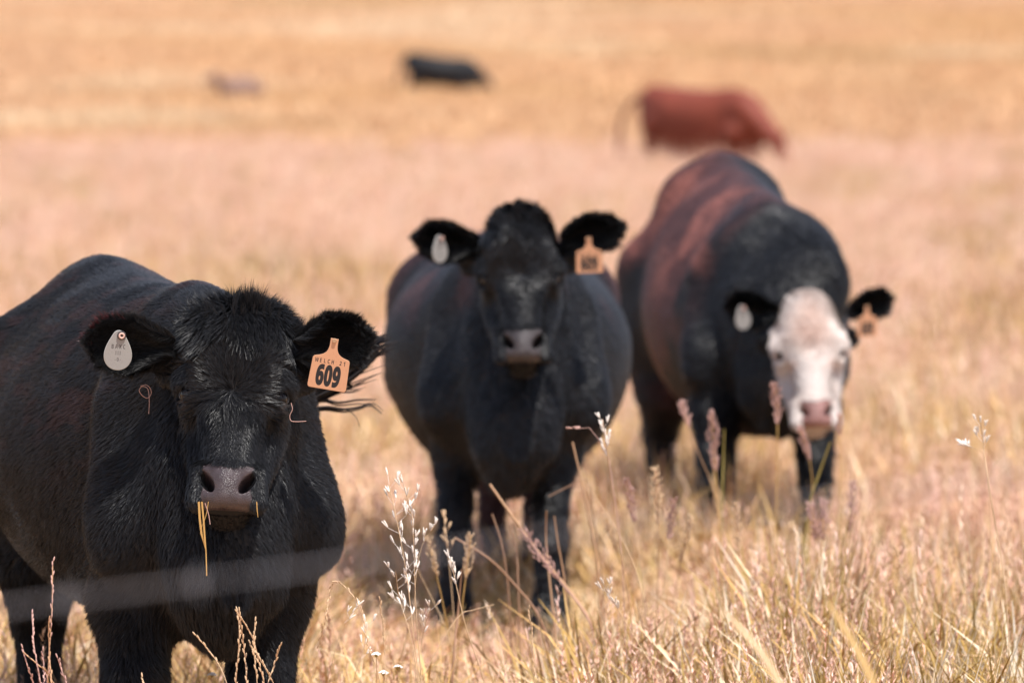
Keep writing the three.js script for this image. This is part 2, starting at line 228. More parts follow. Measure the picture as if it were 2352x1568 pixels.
function fur(list, geo, parent, name = 'fur', m = furMat) {               // list: [p, dir, normal, len, width, color]
  const im = new THREE.InstancedMesh(geo, m, list.length), X = V(), Y = V(), Z = V();
  list.forEach(([p, dir, nrm, len, wid, c], i) => {
    Z.copy(dir).normalize(); X.crossVectors(nrm, Z).normalize(); Y.crossVectors(Z, X).normalize();
    M4.makeBasis(X.multiplyScalar(wid), Y.multiplyScalar(len), Z.multiplyScalar(len)); M4.setPosition(p.x, p.y, p.z);
    im.setMatrixAt(i, M4); im.setColorAt(i, TMPC.setRGB(c[0], c[1], c[2]));
  });
  im.name = name; im.userData.kind = 'stuff'; im.castShadow = im.receiveShadow = true; parent.add(im); return im;
}
function sample(geo, n, seed, fn) {                           // n points spread evenly over a surface
  const R = rng(seed), p = geo.attributes.position, nn = geo.attributes.normal, ix = geo.index.array, T = ix.length / 3, cum = new Float64Array(T), a = V(), b = V(), c = V(), out = []; let s = 0;
  for (let t = 0; t < T; t++) { a.fromBufferAttribute(p, ix[t * 3]); b.fromBufferAttribute(p, ix[t * 3 + 1]); c.fromBufferAttribute(p, ix[t * 3 + 2]); s += b.sub(a).cross(c.sub(a)).length() / 2; cum[t] = s; }
  for (let k = 0; k < n; k++) {
    const target = R() * s; let l = 0, h = T - 1; while (l < h) { const m = (l + h) >> 1; if (cum[m] < target) l = m + 1; else h = m; }
    let u = R(), v = R(); if (u + v > 1) { u = 1 - u; v = 1 - v; } const P = V(), N = V();
    [[1 - u - v, 0], [u, 1], [v, 2]].forEach(([w, q]) => { a.fromBufferAttribute(p, ix[l * 3 + q]); P.addScaledVector(a, w); a.fromBufferAttribute(nn, ix[l * 3 + q]); N.addScaledVector(a, w); });
    const o = fn(P, N.normalize(), R); if (o) out.push(o);
  }
  return out;
}
const onSurface = (d, n, lift) => { const t = d.clone().addScaledVector(n, -d.dot(n)); if (t.lengthSq() < 1e-8) t.set(0, -1, 0).addScaledVector(n, n.y); return t.normalize().multiplyScalar(Math.cos(lift)).addScaledVector(n, Math.sin(lift)); };

function headField(h) {                                       // x to the cow's left, y towards the poll, z out of the face
  const F = new Field();
  F.ell([0, 0.10, -0.10], [0.118 * h.wide, 0.125, 0.11], 0.03).ell([0, 0.05, -0.065], [0.108 * h.wide, 0.13, 0.075], 0.03);
  F.ell([0, h.pollY ?? 0.185, -0.105], [h.pollX ?? 0.07, 0.05, 0.065], 0.06);
  if (h.flat) for (const s of [-1, 1]) F.ell([s * 0.075, 0.150, -0.11], [0.058, 0.042, 0.06], 0.05);
  for (const s of [-1, 1]) {
    F.cap([s * 0.06, 0.055, -0.035], [s * 0.118, 0.03, -0.075], 0.032, 0.028, 0.03);
    F.ell([s * 0.092, 0.0, -0.090], [0.038, 0.050, 0.050], 0.03);
    F.cap([s * 0.072, -0.04, -0.165], [s * 0.044, -0.20, -0.115], 0.056, 0.046, 0.05);
    F.cap([s * 0.125, 0.075, -0.135], [s * 0.165, 0.08, -0.145], 0.042, 0.030, 0.04);   // root of the ear
  }
  F.cap([0, 0.01, -0.078], [0, -0.19, -0.045], 0.078, 0.061, 0.05);
  F.ell([0, -0.03, -0.19], [0.09, 0.15, 0.08], 0.06);
  F.ell([0, -0.235, -0.065], [0.088, 0.058, 0.065], 0.035);
  for (const s of [-1, 1]) F.cap([s * 0.066, -0.20, -0.03], [s * 0.070, -0.262, -0.035], 0.024, 0.026, 0.02);   // upper lip beside the nostrils
  F.ell([0, -0.262, -0.022], [0.058, 0.034, 0.040], 0.02);
  F.ell([0, -0.222, -0.008], [0.040, 0.045, 0.034], 0.02);
  for (const s of [-1, 1]) F.cap([s * 0.030, -0.198, -0.006], [s * 0.056, -0.203, -0.014], 0.017, 0.013, 0.012);   // upper rim of the nostril
  F.ell([0, -0.268, -0.125], [0.046, 0.026, 0.050], 0.02);
  for (const s of [-1, 1]) {
    F.ell([s * 0.0465, -0.234, 0.012], [0.0115, 0.0265, 0.066], 0.005, true, 0, -s * 0.6);
    F.ell([s * 0.058, -0.220, 0.004], [0.008, 0.015, 0.030], 0.006, true, 0, -s * 0.3);
    F.ell([s * 0.126, -0.004, -0.050], [0.025, 0.018, 0.030], 0.008, true);
    F.ell([s * 0.104, -0.110, -0.055], [0.018, 0.06, 0.03], 0.03, true, 0, s * 0.15);
  }
  F.ell([0, -0.2945, -0.035], [0.082, 0.005, 0.06], 0.008, true);
  return F;
}
function cowField(c, headM) {
  const F = new Field(), toC = (x, y, z) => V(x, y, z).applyMatrix4(headM).toArray();
  F.trunk(c.trunk, 0.05, c.ridge ?? 1.8, 2.05);
  for (const s of [-1, 1]) {
    const f = c.front[s < 0 ? 0 : 1], r = c.hind[s < 0 ? 0 : 1], fx = f[0], fz = f[1], rx = r[0], rz = r[1];
    const sx = (c.chestX ?? 0), k1 = c.front[2] ?? 1;
    F.cap([sx + s * 0.12, 1.08, -0.07], [sx + s * 0.165, 0.80, 0.06], 0.105, 0.11, 0.07);
    F.cap([sx + s * 0.165, 0.80, 0.06], [lerp(sx + s * 0.16, fx, 0.6), 0.62, fz - 0.03], 0.108, 0.086 * k1, 0.07);
    F.cap([lerp(sx + s * 0.16, fx, 0.6), 0.62, fz - 0.03], [fx, 0.44, fz + 0.01], 0.086 * k1, 0.060 * k1, 0.05);
    F.cap([fx, 0.44, fz + 0.01], [fx, 0.36, fz + 0.02], 0.060 * k1, 0.056 * k1, 0.03).cap([fx, 0.34, fz + 0.01], [fx, 0.14, fz], 0.047, 0.042, 0.04).cap([fx, 0.14, fz], [fx, 0.05, fz + 0.04], 0.046, 0.055, 0.03).ell([fx, 0.02, fz + 0.06], [0.058, 0.05, 0.075], 0.02);
    F.cap([sx + s * 0.215, 1.06, -0.03], [sx + s * 0.245, 0.74, 0.10], 0.030, 0.035, 0.07);                                   // edge of the shoulder
    F.cap([sx + s * 0.10, 1.02, 0.20], [sx + s * 0.085, 0.66, 0.27], 0.030, 0.030, 0.06);                                     // loose skin of the neck
    const k2 = c.hind[2] ?? 1;
    F.cap([s * 0.2, 1.02, -1.36], [s * 0.22, 0.80, -1.28], 0.19, 0.16, 0.10);
    F.cap([s * 0.22, 0.80, -1.28], [lerp(s * 0.22, rx, 0.6), 0.62, rz + 0.12], 0.16, 0.105 * k2, 0.08);
    F.cap([lerp(s * 0.22, rx, 0.6), 0.62, rz + 0.12], [rx, 0.43, rz - 0.03], 0.105 * k2, 0.060 * k2, 0.05);
    F.cap([rx, 0.43, rz - 0.03], [rx, 0.14, rz], 0.054 * k2, 0.043, 0.03).cap([rx, 0.14, rz], [rx, 0.05, rz + 0.04], 0.045, 0.055, 0.03).ell([rx, 0.02, rz + 0.05], [0.056, 0.05, 0.07], 0.02);
  }
  F.cap([c.chestX ?? 0, 0.92, 0.30], [c.chestX ?? 0, 0.60, 0.27], 0.028, 0.030, 0.05);                                        // dewlap
  const occ = toC(0, 0.06, -0.17), thr = toC(0, -0.06, -0.22), jl = toC(0, 0.0, -0.25);
  F.cap([(c.chestX ?? 0), 1.10, -0.02], occ, c.neckR ?? 0.17, 0.105, 0.12);
  F.cap([(c.chestX ?? 0), 0.93, 0.12], jl, 0.16, 0.10, 0.10);
  F.cap([(c.chestX ?? 0), 0.70, 0.24], thr, 0.08, 0.065, 0.10);
  if (c.extra) c.extra(F);
  return F;
}
function earGeo(L, W, cup, seg = 22, wid = 14) {              // a cupped leaf with thickness; x to the tip, y up, z out of the opening
  const pos = [], idx = [], prof = (s) => W * lerp(0.40, 1, sstep(0, 0.5, s)) * (s > 0.55 ? Math.pow(Math.max(0, 1 - ((s - 0.55) / 0.45) ** 2), 0.45) : 1);
  for (const th of [0, 1]) for (let i = 0; i <= seg; i++) for (let j = 0; j <= wid; j++) { const s = i / seg, t = j / wid * 2 - 1, w = prof(s) / 2, depth = cup * (1 - 0.55 * s); pos.push(L * s - 0.015 * t * t * (s < 0.5 ? 0 : 1), w * t * (t < 0 ? 1.1 : 0.95) + 0.01 * Math.sin(s * 3), depth * (t * t - 0.8) * (0.35 + 0.65 * Math.sin(Math.min(1, s * 1.1) * Math.PI * 0.75 + 0.3)) - th * 0.007 * (1 - t * t * 0.8) - 0.02 * s); }
  const row = wid + 1, half = (seg + 1) * row;
  for (let i = 0; i < seg; i++) for (let j = 0; j < wid; j++) { const a = i * row + j, b = a + 1, c = a + row, d = c + 1; idx.push(a, c, b, b, c, d); idx.push(half + a, half + b, half + c, half + b, half + d, half + c); }
  for (let i = 0; i < seg; i++) for (const j of [0, wid]) { const a = i * row + j, b = a + row; if (j) idx.push(a, b, half + a, b, half + b, half + a); else idx.push(a, half + a, b, b, half + a, half + b); }
  const g = new THREE.BufferGeometry(); g.setAttribute('position', new THREE.Float32BufferAttribute(pos, 3)); g.setIndex(idx); g.computeVertexNormals(); g.userData.half = half; return g;
}

// ear tags
function tagTexture(blurry) {
  const w = 256, h = 384, cv = document.createElement('canvas'); cv.width = w; cv.height = h; const x = cv.getContext('2d');
  x.fillStyle = '#c6926f'; x.fillRect(0, 0, w, h);
  const R = rng(77); for (let i = 0; i < 260; i++) { x.fillStyle = `rgba(${90 + R() * 60 | 0},${50 + R() * 30 | 0},30,${0.05 + R() * 0.12})`; const s = 1 + R() * 4; x.fillRect(R() * w, R() * h, s, s * (1 + R() * 2)); }
  x.fillStyle = '#17161a'; x.textAlign = 'center'; x.textBaseline = 'alphabetic';
  const word = (t, cx, y, px, sx, f = 'bold') => { x.save(); x.translate(cx, y); x.scale(sx, 1); x.font = `${f} ${px}px sans-serif`; x.fillText(t, 0, 0); x.restore(); };
  'WELCH 21'.split('').forEach((ch, i) => word(ch, 34 + i * 26.5, 190, 44, 0.62));
  '609'.split('').forEach((ch, i) => { x.save(); x.translate(70 + i * 55, 354); x.scale(0.47, 1); x.font = 'bold 202px sans-serif'; x.fillText(ch, 0, 0); x.lineWidth = 16; x.strokeStyle = '#17161a'; x.strokeText(ch, 0, 0); x.restore(); });
  const t = new THREE.CanvasTexture(cv); t.colorSpace = THREE.SRGBColorSpace; return t;
}
const tagPrint = tagTexture();
function orangeTag(parent, M, scale) {                          // origin at the neck; x right, y up, z to the front
  const s = new THREE.Shape(); s.moveTo(-0.0085, 0.004); s.lineTo(-0.0085, -0.012); s.bezierCurveTo(-0.010, -0.030, -0.018, -0.036, -0.036, -0.040); s.quadraticCurveTo(-0.042, -0.041, -0.0425, -0.047); s.lineTo(-0.0445, -0.107); s.quadraticCurveTo(-0.0445, -0.114, -0.038, -0.114); s.lineTo(0.038, -0.114); s.quadraticCurveTo(0.0445, -0.114, 0.0445, -0.107); s.lineTo(0.0425, -0.047); s.quadraticCurveTo(0.042, -0.041, 0.036, -0.040); s.bezierCurveTo(0.018, -0.036, 0.010, -0.030, 0.0085, -0.012); s.lineTo(0.0085, 0.004); s.lineTo(-0.0085, 0.004);
  const body = new THREE.ExtrudeGeometry(s, { depth: 0.0016, bevelEnabled: true, bevelThickness: 0.0006, bevelSize: 0.0006, bevelSegments: 2, curveSegments: 8 });
  const face = new THREE.ShapeGeometry(s, 8), uv = face.attributes.uv; for (let i = 0; i < uv.count; i++) uv.setXY(i, (uv.getX(i) + 0.0445) / 0.089, (uv.getY(i) + 0.114) / 0.118);
  face.translate(0, 0, 0.0026);
  const m = part('ear_tag', body, new THREE.MeshStandardMaterial({ color: new THREE.Color(0.56, 0.31, 0.18), roughness: 0.5 }), parent);
  part('print', face, new THREE.MeshStandardMaterial({ map: tagPrint, roughness: 0.45 }), m);
  const st = new THREE.CylinderGeometry(0.0045, 0.0055, 0.006, 12); st.rotateX(Math.PI / 2); st.translate(0, 0.0, 0.004); part('stud', st, new THREE.MeshStandardMaterial({ color: new THREE.Color(0.42, 0.25, 0.14), roughness: 0.5 }), m);
  m.userData.label = 'orange plastic ear tag with printed number'; m.applyMatrix4(M); m.scale.multiplyScalar(scale); return m;
}
function greyTexture() {
  const n = 256, cv = document.createElement('canvas'); cv.width = cv.height = n; const x = cv.getContext('2d'); x.fillStyle = '#8f8c88'; x.fillRect(0, 0, n, n);
  const R = rng(31); for (let i = 0; i < 900; i++) { x.fillStyle = `rgba(${60 + R() * 60 | 0},${60 + R() * 50 | 0},${60 + R() * 50 | 0},${R() * 0.22})`; const s = 1 + R() * 5; x.fillRect(R() * n, R() * n, s, s); }
  x.fillStyle = 'rgba(50,46,44,0.75)'; x.font = 'bold 40px sans-serif'; x.textAlign = 'center'; x.fillText('B A X C', 128, 120); x.font = 'bold 30px sans-serif'; x.fillText('I I I', 128, 158); x.fillText('- O -', 128, 200);
  const t = new THREE.CanvasTexture(cv); t.colorSpace = THREE.SRGBColorSpace; return t;
}
const greyPrint = greyTexture();
function greyTag(parent, M, scale) {                            // a drop-shaped tag with a round button
  const s = new THREE.Shape(); s.moveTo(-0.010, 0.006); s.quadraticCurveTo(0, 0.016, 0.010, 0.006); s.bezierCurveTo(0.022, -0.014, 0.031, -0.030, 0.031, -0.046); s.bezierCurveTo(0.031, -0.066, 0.016, -0.078, 0, -0.078); s.bezierCurveTo(-0.016, -0.078, -0.031, -0.066, -0.031, -0.046); s.bezierCurveTo(-0.031, -0.030, -0.022, -0.014, -0.010, 0.006);
  const body = new THREE.ExtrudeGeometry(s, { depth: 0.0018, bevelEnabled: true, bevelThickness: 0.0008, bevelSize: 0.0008, bevelSegments: 2, curveSegments: 10 });
  const face = new THREE.ShapeGeometry(s, 12), uv = face.attributes.uv; for (let i = 0; i < uv.count; i++) uv.setXY(i, (uv.getX(i) + 0.031) / 0.062, (uv.getY(i) + 0.078) / 0.09);
  face.translate(0, 0, 0.003);
  const m = part('ear_tag', body, new THREE.MeshStandardMaterial({ color: new THREE.Color(0.45, 0.44, 0.41), roughness: 0.5 }), parent);
  part('print', face, new THREE.MeshStandardMaterial({ map: greyPrint, roughness: 0.5, bumpMap: greyPrint, bumpScale: 0.0008 }), m);
  const b = new THREE.TorusGeometry(0.0052, 0.0022, 8, 20); b.translate(0.006, 0, 0.008); part('button', b, new THREE.MeshStandardMaterial({ color: new THREE.Color(0.62, 0.40, 0.33), roughness: 0.4 }), m);
  const st = new THREE.CylinderGeometry(0.0095, 0.0105, 0.005, 18); st.rotateX(Math.PI / 2); st.translate(0.006, 0, 0.0045); part('stud', st, new THREE.MeshStandardMaterial({ color: new THREE.Color(0.05, 0.04, 0.04), roughness: 0.5 }), m);
  m.userData.label = 'grey drop-shaped ear tag with a round button'; m.applyMatrix4(M); m.scale.multiplyScalar(scale); return m;
}

const eyeMat = new THREE.MeshPhysicalMaterial({ color: new THREE.Color(0.006, 0.005, 0.006), roughness: 0.10, specularIntensity: 0.45 });
const FRONT_TUFT = hairTuft(11, 8, 0.082, 0.38, 0.55, 0.9), COARSE_TUFT = hairTuft(12, 7, 0.16, 0.5, 0.5, 0.5);
const poreTex = (() => { const n = 256, d = new Uint8Array(n * n * 4), R = rng(9), f = new Float32Array(n * n).fill(0.8); for (let k = 0; k < 1500; k++) { const cx = R() * n, cy = R() * n, r = 2 + R() * 4; for (let y = -6; y <= 6; y++) for (let x = -6; x <= 6; x++) { const q = Math.hypot(x, y); if (q < r) { const i = (((cy + y) | 0) & 255) * n + (((cx + x) | 0) & 255); f[i] = Math.min(f[i], 0.3 + 0.5 * q / r); } } } for (let i = 0; i < n * n; i++) { d[i * 4] = d[i * 4 + 1] = d[i * 4 + 2] = f[i] * 255; d[i * 4 + 3] = 255; } const t = new THREE.DataTexture(d, n, n); t.wrapS = t.wrapT = THREE.RepeatWrapping; t.magFilter = THREE.LinearFilter; t.needsUpdate = true; return t; })();

function buildCow(c) {
  const root = base(c.name, c.pos, c.yaw); tag(root, c.label, 'cow', c.group);
  root.updateMatrixWorld(true);
  const inv = root.matrixWorld.clone().invert();
  // head placed in the world, then brought into the cow
  const hw = new THREE.Matrix4().makeRotationFromEuler(new THREE.Euler(c.head.pitch, c.head.yaw, c.head.roll, 'YXZ')).setPosition(c.head.at).scale(V(c.head.s * (c.head.sx ?? 0.93), c.head.s, c.head.s));
  const hM = inv.clone().multiply(hw), hI = hM.clone().invert(), hs = c.head.s;
  const HF = headField(c.head), BF = cowField(c, hM);
  const headRaw = HF.mesh([-0.23, -0.36, -0.30], [0.23, 0.27, 0.09], c.headCell);
  const bodyGeo = BF.mesh([-0.62, -0.06, -1.85], [0.62, 1.62, 0.62], c.bodyCell);
  // nose pad split off by its outline on the face
  const noseMask = (x, y, z, nz) => z > -0.06 && y < -0.190 - 0.014 * (1 - Math.min(1, Math.abs(x) / 0.05)) && y > -0.296 && Math.abs(x) < 0.057 + 0.004 * Math.sin(y * 90) && (nz > 0.02 || z > -0.02);
  { const ix = headRaw.index.array, p = headRaw.attributes.position, n = headRaw.attributes.normal, A = [], Bn = []; for (let t = 0; t < ix.length; t += 3) { let x = 0, y = 0, z = 0, nz = 0; for (let q = 0; q < 3; q++) { x += p.getX(ix[t + q]) / 3; y += p.getY(ix[t + q]) / 3; z += p.getZ(ix[t + q]) / 3; nz += n.getZ(ix[t + q]) / 3; } (noseMask(x, y, z, nz) ? Bn : A).push(ix[t], ix[t + 1], ix[t + 2]); }
    const nose = headRaw.clone(); nose.setIndex(Bn); const uv = new Float32Array(p.count * 2); for (let i = 0; i < p.count; i++) { uv[i * 2] = p.getX(i) * 16; uv[i * 2 + 1] = p.getY(i) * 16; } nose.setAttribute('uv', new THREE.BufferAttribute(uv, 2));
    nose.applyMatrix4(hM); colored(nose, (x, y, z) => { const q = V(x, y, z).applyMatrix4(hI), m = noise(q.x * 90, q.y * 90, q.z * 90); const k = 0.75 + 0.5 * m; return [c.nose[0] * k, c.nose[1] * k, c.nose[2] * k]; });
    part('nose', nose, new THREE.MeshPhysicalMaterial({ vertexColors: true, roughness: 0.28, bumpMap: poreTex, bumpScale: 0.0012, specularIntensity: 1 }), root);
    headRaw.setIndex(A); }
  const headGeo = headRaw; headGeo.applyMatrix4(hM);
  const skinDim = 0.8;
  const skin = (x, y, z) => { const q = V(x, y, z).applyMatrix4(hI); const isH = q.z > -0.25 && HF.f(q.x, q.y, q.z) < 0.03; const k = isH ? c.headColor(q.x, q.y, q.z) : c.coat(x, y, z); return [k[0] * skinDim, k[1] * skinDim, k[2] * skinDim]; };
  colored(headGeo, skin); colored(bodyGeo, skin);
  part('body', mergeGeometries([bodyGeo, headGeo]), skinMat, root);
  // eyes
  for (const s of [-1, 1]) {
    const e = new THREE.SphereGeometry(0.0245, 24, 18); e.translate(s * 0.1060, -0.003, -0.0655); e.applyMatrix4(hM); part('eye', e, eyeMat, root);
    const pts = []; for (let k = 0; k <= 24; k++) { const a = k / 24 * 6.283, u = 0.0215 * Math.cos(a), v = 0.0145 * Math.sin(a); pts.push(V(s * (0.106 + 0.72 * 0.0135 - 0.69 * u * 1), -0.003 + v - 0.12 * u, -0.0655 + 0.69 * 0.0135 + 0.72 * u).applyMatrix4(hM)); }
    part('eyelid', tubeGeo(pts, 0.0034 * hs, 0.0034 * hs, 48, 6), c.lidMat, root);
  }
  // ears and their tags
  c.ears.forEach((e, k) => {
    const X = V().subVectors(e.tip, e.root), L = X.length(); X.normalize(); const Z = V().copy(e.open).addScaledVector(X, -e.open.dot(X)).normalize(), Y = V().crossVectors(Z, X);
    const m = new THREE.Matrix4().makeBasis(X, Y, Z).setPosition(e.root).premultiply(inv), g = earGeo(L, e.width, e.cup ?? 0.042); g.applyMatrix4(m);
    colored(g, () => c.earColor.map((v) => v * 0.8));
    const ear = part('ear', g, skinMat, root), ax = X.clone().transformDirection(inv), up = Y.clone().transformDirection(inv), list = sample(g, e.hairs, 900 + k + c.seed, (p, n, R) => { const rel = p.clone().sub(V().setFromMatrixPosition(m)), v = rel.dot(up) / e.width, s = rel.dot(ax) / L; const dir = ax.clone().multiplyScalar(0.75).addScaledVector(up, v * 2.4 + (R() - 0.5) * 0.5); const edge = Math.max(Math.abs(v) * 2, s), len = (edge > 0.8 ? 0.020 : 0.027) * (0.6 + R() * 0.7); const kk = 0.7 + R() * 0.6; const rim = e.rim && v < 0.1 && s > 0.55 && R() < 0.35 && n.dot(Z.clone().transformDirection(inv)) < 0; const col = rim ? [0.12, 0.035, 0.04] : c.earColor; return [p, onSurface(dir, n, 0.3 + R() * 0.35), n, len, 0.008 * c.furW, col.map((q) => q * kk)]; });
    fur(list, c.tuft, ear);
  });
  // coat
  const camL = camera.position.clone().applyMatrix4(inv);
  const bodyFur = sample(bodyGeo, c.furBody, 40 + c.seed, (p, n, R) => {
    const q = p.clone().applyMatrix4(hI); if (HF.f(q.x, q.y, q.z) < 0.004 || p.y < 0.06) return null;
    const facing = n.dot(camL.clone().sub(p).normalize()); if (facing < -0.3 && R() < 0.85) return null;
    const leg = sstep(0.62, 0.45, p.y), low = sstep(0.75, 0.5, p.y) * (1 - leg * 0.6);
    const neck = sstep(-0.05, 0.25, p.z);
    let dir = V(p.x * (0.3 + 1.5 * neck), -0.55 - 0.6 * leg - 0.35 * neck, (-1 + 0.8 * leg) * (1 - neck));
    const cell = 0.016, cx = [p.x, p.y, p.z].map((v) => Math.floor(v / cell)), ctr = V(...cx.map((v, i) => (v + 0.2 + 0.6 * hash3(cx[0] + i * 17, cx[1], cx[2])) * cell)).sub(p).multiplyScalar(1 / 0.028); dir.normalize().add(ctr.multiplyScalar(0.45));
    const sw = fbm(p.x * 7 + 3, p.y * 7, p.z * 7) - 0.5; dir.add(V(sw * 1.2, (noise(p.x * 9, p.y * 9 + 5, p.z * 9) - 0.5) * 0.9, 0)).add(V(R() - 0.5, R() - 0.5, R() - 0.5).multiplyScalar(0.25));
    const clump = noise(p.x * 38, p.y * 38, p.z * 38), len = lerp(0.019, 0.032, low) * (0.65 + R() * 0.6) * (0.8 + 0.4 * clump), k = (0.65 + 0.7 * R()) * (0.8 + 0.4 * clump), col = c.coat(p.x, p.y, p.z);
    const flat = sstep(0.45, 0.75, n.y);
    return [p, onSurface(dir, n, (0.05 + 0.17 * R()) * (1 - 0.7 * flat) + low * 0.25), n, len, 0.0065 * c.furW, col.map((v) => v * k)];
  });
  fur(bodyFur, c.tuft, root);
  const headFur = sample(headGeo, c.furHead, 60 + c.seed, (p, n, R) => {
    const q = p.clone().applyMatrix4(hI), nh = n.clone().transformDirection(hI); if (BF.f(p.x, p.y, p.z) < 0.003) return null;
    const col = c.headColor(q.x, q.y, q.z); if (!col || noseMask(q.x, q.y, q.z, nh.z)) return null;
    if (Math.hypot(Math.abs(q.x) - 0.117, (q.y + 0.003) * 1.25, q.z + 0.052) < 0.026) return null;
    if (q.z > -0.05 && q.y < -0.20 && q.y > -0.292 && Math.abs(q.x) < 0.055) return null;
    let [dir, len, lift] = c.headFlow(q, nh, R);
    { const cell = 0.010 + 0.006 * (len > 0.02 ? 1 : 0), cx = [q.x, q.y, q.z].map((v) => Math.floor(v / cell)); dir.normalize().add(V(...cx.map((v, i) => (v + 0.2 + 0.6 * hash3(cx[0] + i * 17, cx[1], cx[2])) * cell)).sub(q).multiplyScalar(0.55 / Math.max(len, 0.016))); }
    dir = dir.transformDirection(hM).add(V(R() - 0.5, R() - 0.5, R() - 0.5).multiplyScalar(0.14));
    const clump = noise(q.x * 55 + 9, q.y * 55, q.z * 55), k = c.faceEven ? 0.9 + 0.2 * R() : (0.6 + 0.8 * R()) * (0.75 + 0.5 * clump);
    return [p, onSurface(dir, n, lift), n, len * hs * (0.7 + 0.5 * R()), (0.006 + len * 0.08) * c.furW, col.map((v) => v * k)];
  });
  fur(headFur, c.tuft, root);
  return { root, inv, hM, hw };
}
// the lie of the hair on a face: a whorl between the eyes, a fringe falling from the poll
function faceFlow(long) {
  return (q, n, R) => {
    const cy = -0.015, ax = Math.abs(q.x);
    if (q.z < -0.13 || ax > 0.105 && q.y < 0.06) return [V(Math.sign(q.x) * 0.3, -0.8, -0.9), 0.016, 0.2 + R() * 0.2];
    const dx = q.x, dy = q.y - cy, rad = V(dx * 1.15, dy + 0.002, 0).normalize().add(V((noise(q.x * 25, q.y * 25, 8) - 0.5) * 0.6, (noise(q.x * 25, q.y * 25, 18) - 0.5) * 0.4, 0));
    if (dy < 0) return [rad.lerp(V(q.x * 3, -1, -ax * 2), sstep(0.0, 0.075, -dy)), lerp(long * 0.55, 0.011, sstep(0.02, 0.11, -dy)), lerp(0.24, 0.13, sstep(0.0, 0.1, -dy)) + R() * 0.12];
    if (ax > 0.070 && q.y < 0.055) return [V(Math.sign(q.x) * 1.2, 0.5, -0.5), 0.016, 0.10 + R() * 0.1];
    const fringe = sstep(0.085, 0.125, q.y + 0.02 * Math.sin(q.x * 60) - ax * 0.1);
    if (R() < fringe) { const knot = Math.hypot(q.x - 0.03, q.y - 0.195) < 0.022 || Math.hypot(q.x - 0.125, q.y - 0.15) < 0.015; if (long > 0.045 && knot && R() < 0.5) return [V((q.x - 0.03) * 22 + (R() - 0.5), 1.1, 0.2 + (R() - 0.5)), long * (0.7 + R() * 0.5), 1.0 + R() * 0.3]; const wild = R() < 0.10 && q.y > 0.15; return [V(q.x * 9 + (noise(q.x * 30, q.y * 20, 3) - 0.5) * 1.3, wild ? 0.8 : -1, 0.25), long * (wild ? 0.8 : 0.6 + 0.4 * R()), wild ? 0.9 : 0.16 + R() * 0.2]; }
    return [rad, long * 0.55, 0.22 + R() * 0.18];
  };
}
const lidDark = new THREE.MeshStandardMaterial({ color: new THREE.Color(0.040, 0.036, 0.036), roughness: 0.45 });
const lidPink = new THREE.MeshStandardMaterial({ color: new THREE.Color(0.50, 0.30, 0.27), roughness: 0.5 });
const BLACK = [0.0150, 0.0152, 0.0175];
const stationSet = (w, top = 0, belly = 0) => [[0.36, 0, 0.72, 0.05, 0.10, 0.09], [0.26, 0, 0.80, 0.13 * w, 0.22, 0.22], [0.12, 0, 0.88, 0.18 * w, 0.36 + top, 0.35], [-0.1, 0, 0.92, 0.255 * w, 0.42 + top, 0.40], [-0.4, 0, 0.90, 0.36 * w, 0.42 + top, 0.38 + belly], [-0.75, 0, 0.90, 0.405 * w, 0.42 + top, 0.38 + belly], [-1.08, 0, 0.94, 0.385 * w, 0.40 + top, 0.38 + belly * 0.7], [-1.35, 0, 1.0, 0.31 * w, 0.36 + top, 0.34], [-1.56, 0, 1.05, 0.22 * w, 0.29 + top, 0.26], [-1.72, 0, 1.08, 0.10 * w, 0.16 + top, 0.16]];

// front cow
{
  const pos = V(-0.705, 0, -13.2), yaw = 14 * Math.PI / 180;
  const R2 = (x, y, z) => fbm(x * 5, y * 5, z * 5);
  const cow = buildCow({
    name: 'cow', label: 'nearest black cow at the left with grass hanging from its mouth', group: null, seed: 1, pos, yaw, furW: 1, tuft: FRONT_TUFT,
    head: { at: at(535, 885, 12.86), pitch: -0.42, yaw: 0.02, roll: -0.05, s: 1.01, wide: 1.10, pollX: 0.095, pollY: 0.160, flat: true }, headCell: 0.0042, bodyCell: 0.011,
    trunk: stationSet(0.97), ridge: 1.62, front: [[-0.175, 0.0], [0.115, 0.03], 1.1], hind: [[-0.175, -1.36], [0.095, -1.36]],
    extra: (F) => F.cap([-0.02, 0.74, 0.22], [0.0, 0.55, 0.20], 0.08, 0.04, 0.10),
    nose: [0.056, 0.040, 0.042], lidMat: lidDark, earColor: [0.015, 0.015, 0.016],
    coat: (x, y, z) => { const m = sstep(0.50, 0.68, R2(x * 2.6 + 4, y * 4.5, z * 1.6)) * sstep(0.8, 1.05, y) * sstep(0.1, -0.15, z); return mixc(BLACK, [0.062, 0.030, 0.029], m * 0.5); },
    headColor: (x, y, z) => (Math.hypot(Math.abs(x) - 0.108, y + 0.028, (z + 0.045) * 0.7) < 0.012 ? [0.085, 0.070, 0.068] : BLACK), headFlow: faceFlow(0.050),
    ears: [
      { root: at(398, 798, 12.93), tip: at(190, 786, 12.93), open: V(0.25, -0.18, 1), width: 0.120, hairs: 9500, rim: true },
      { root: at(678, 800, 12.93), tip: at(855, 782, 12.93), open: V(-0.25, -0.2, 1), width: 0.114, hairs: 9500 }],
    furBody: 230000, furHead: 42000,
  });
  const facing = (p, rz, ry) => new THREE.Matrix4().makeRotationFromEuler(new THREE.Euler(0.05, ry, rz, 'YXZ')).setPosition(p).premultiply(cow.inv);
  greyTag(cow.root, facing(at(272, 770, 12.86), -0.05, 0.15), 1.0);
  orangeTag(cow.root, facing(at(768, 782, 12.86), -0.17, 0.0), 0.98);
}
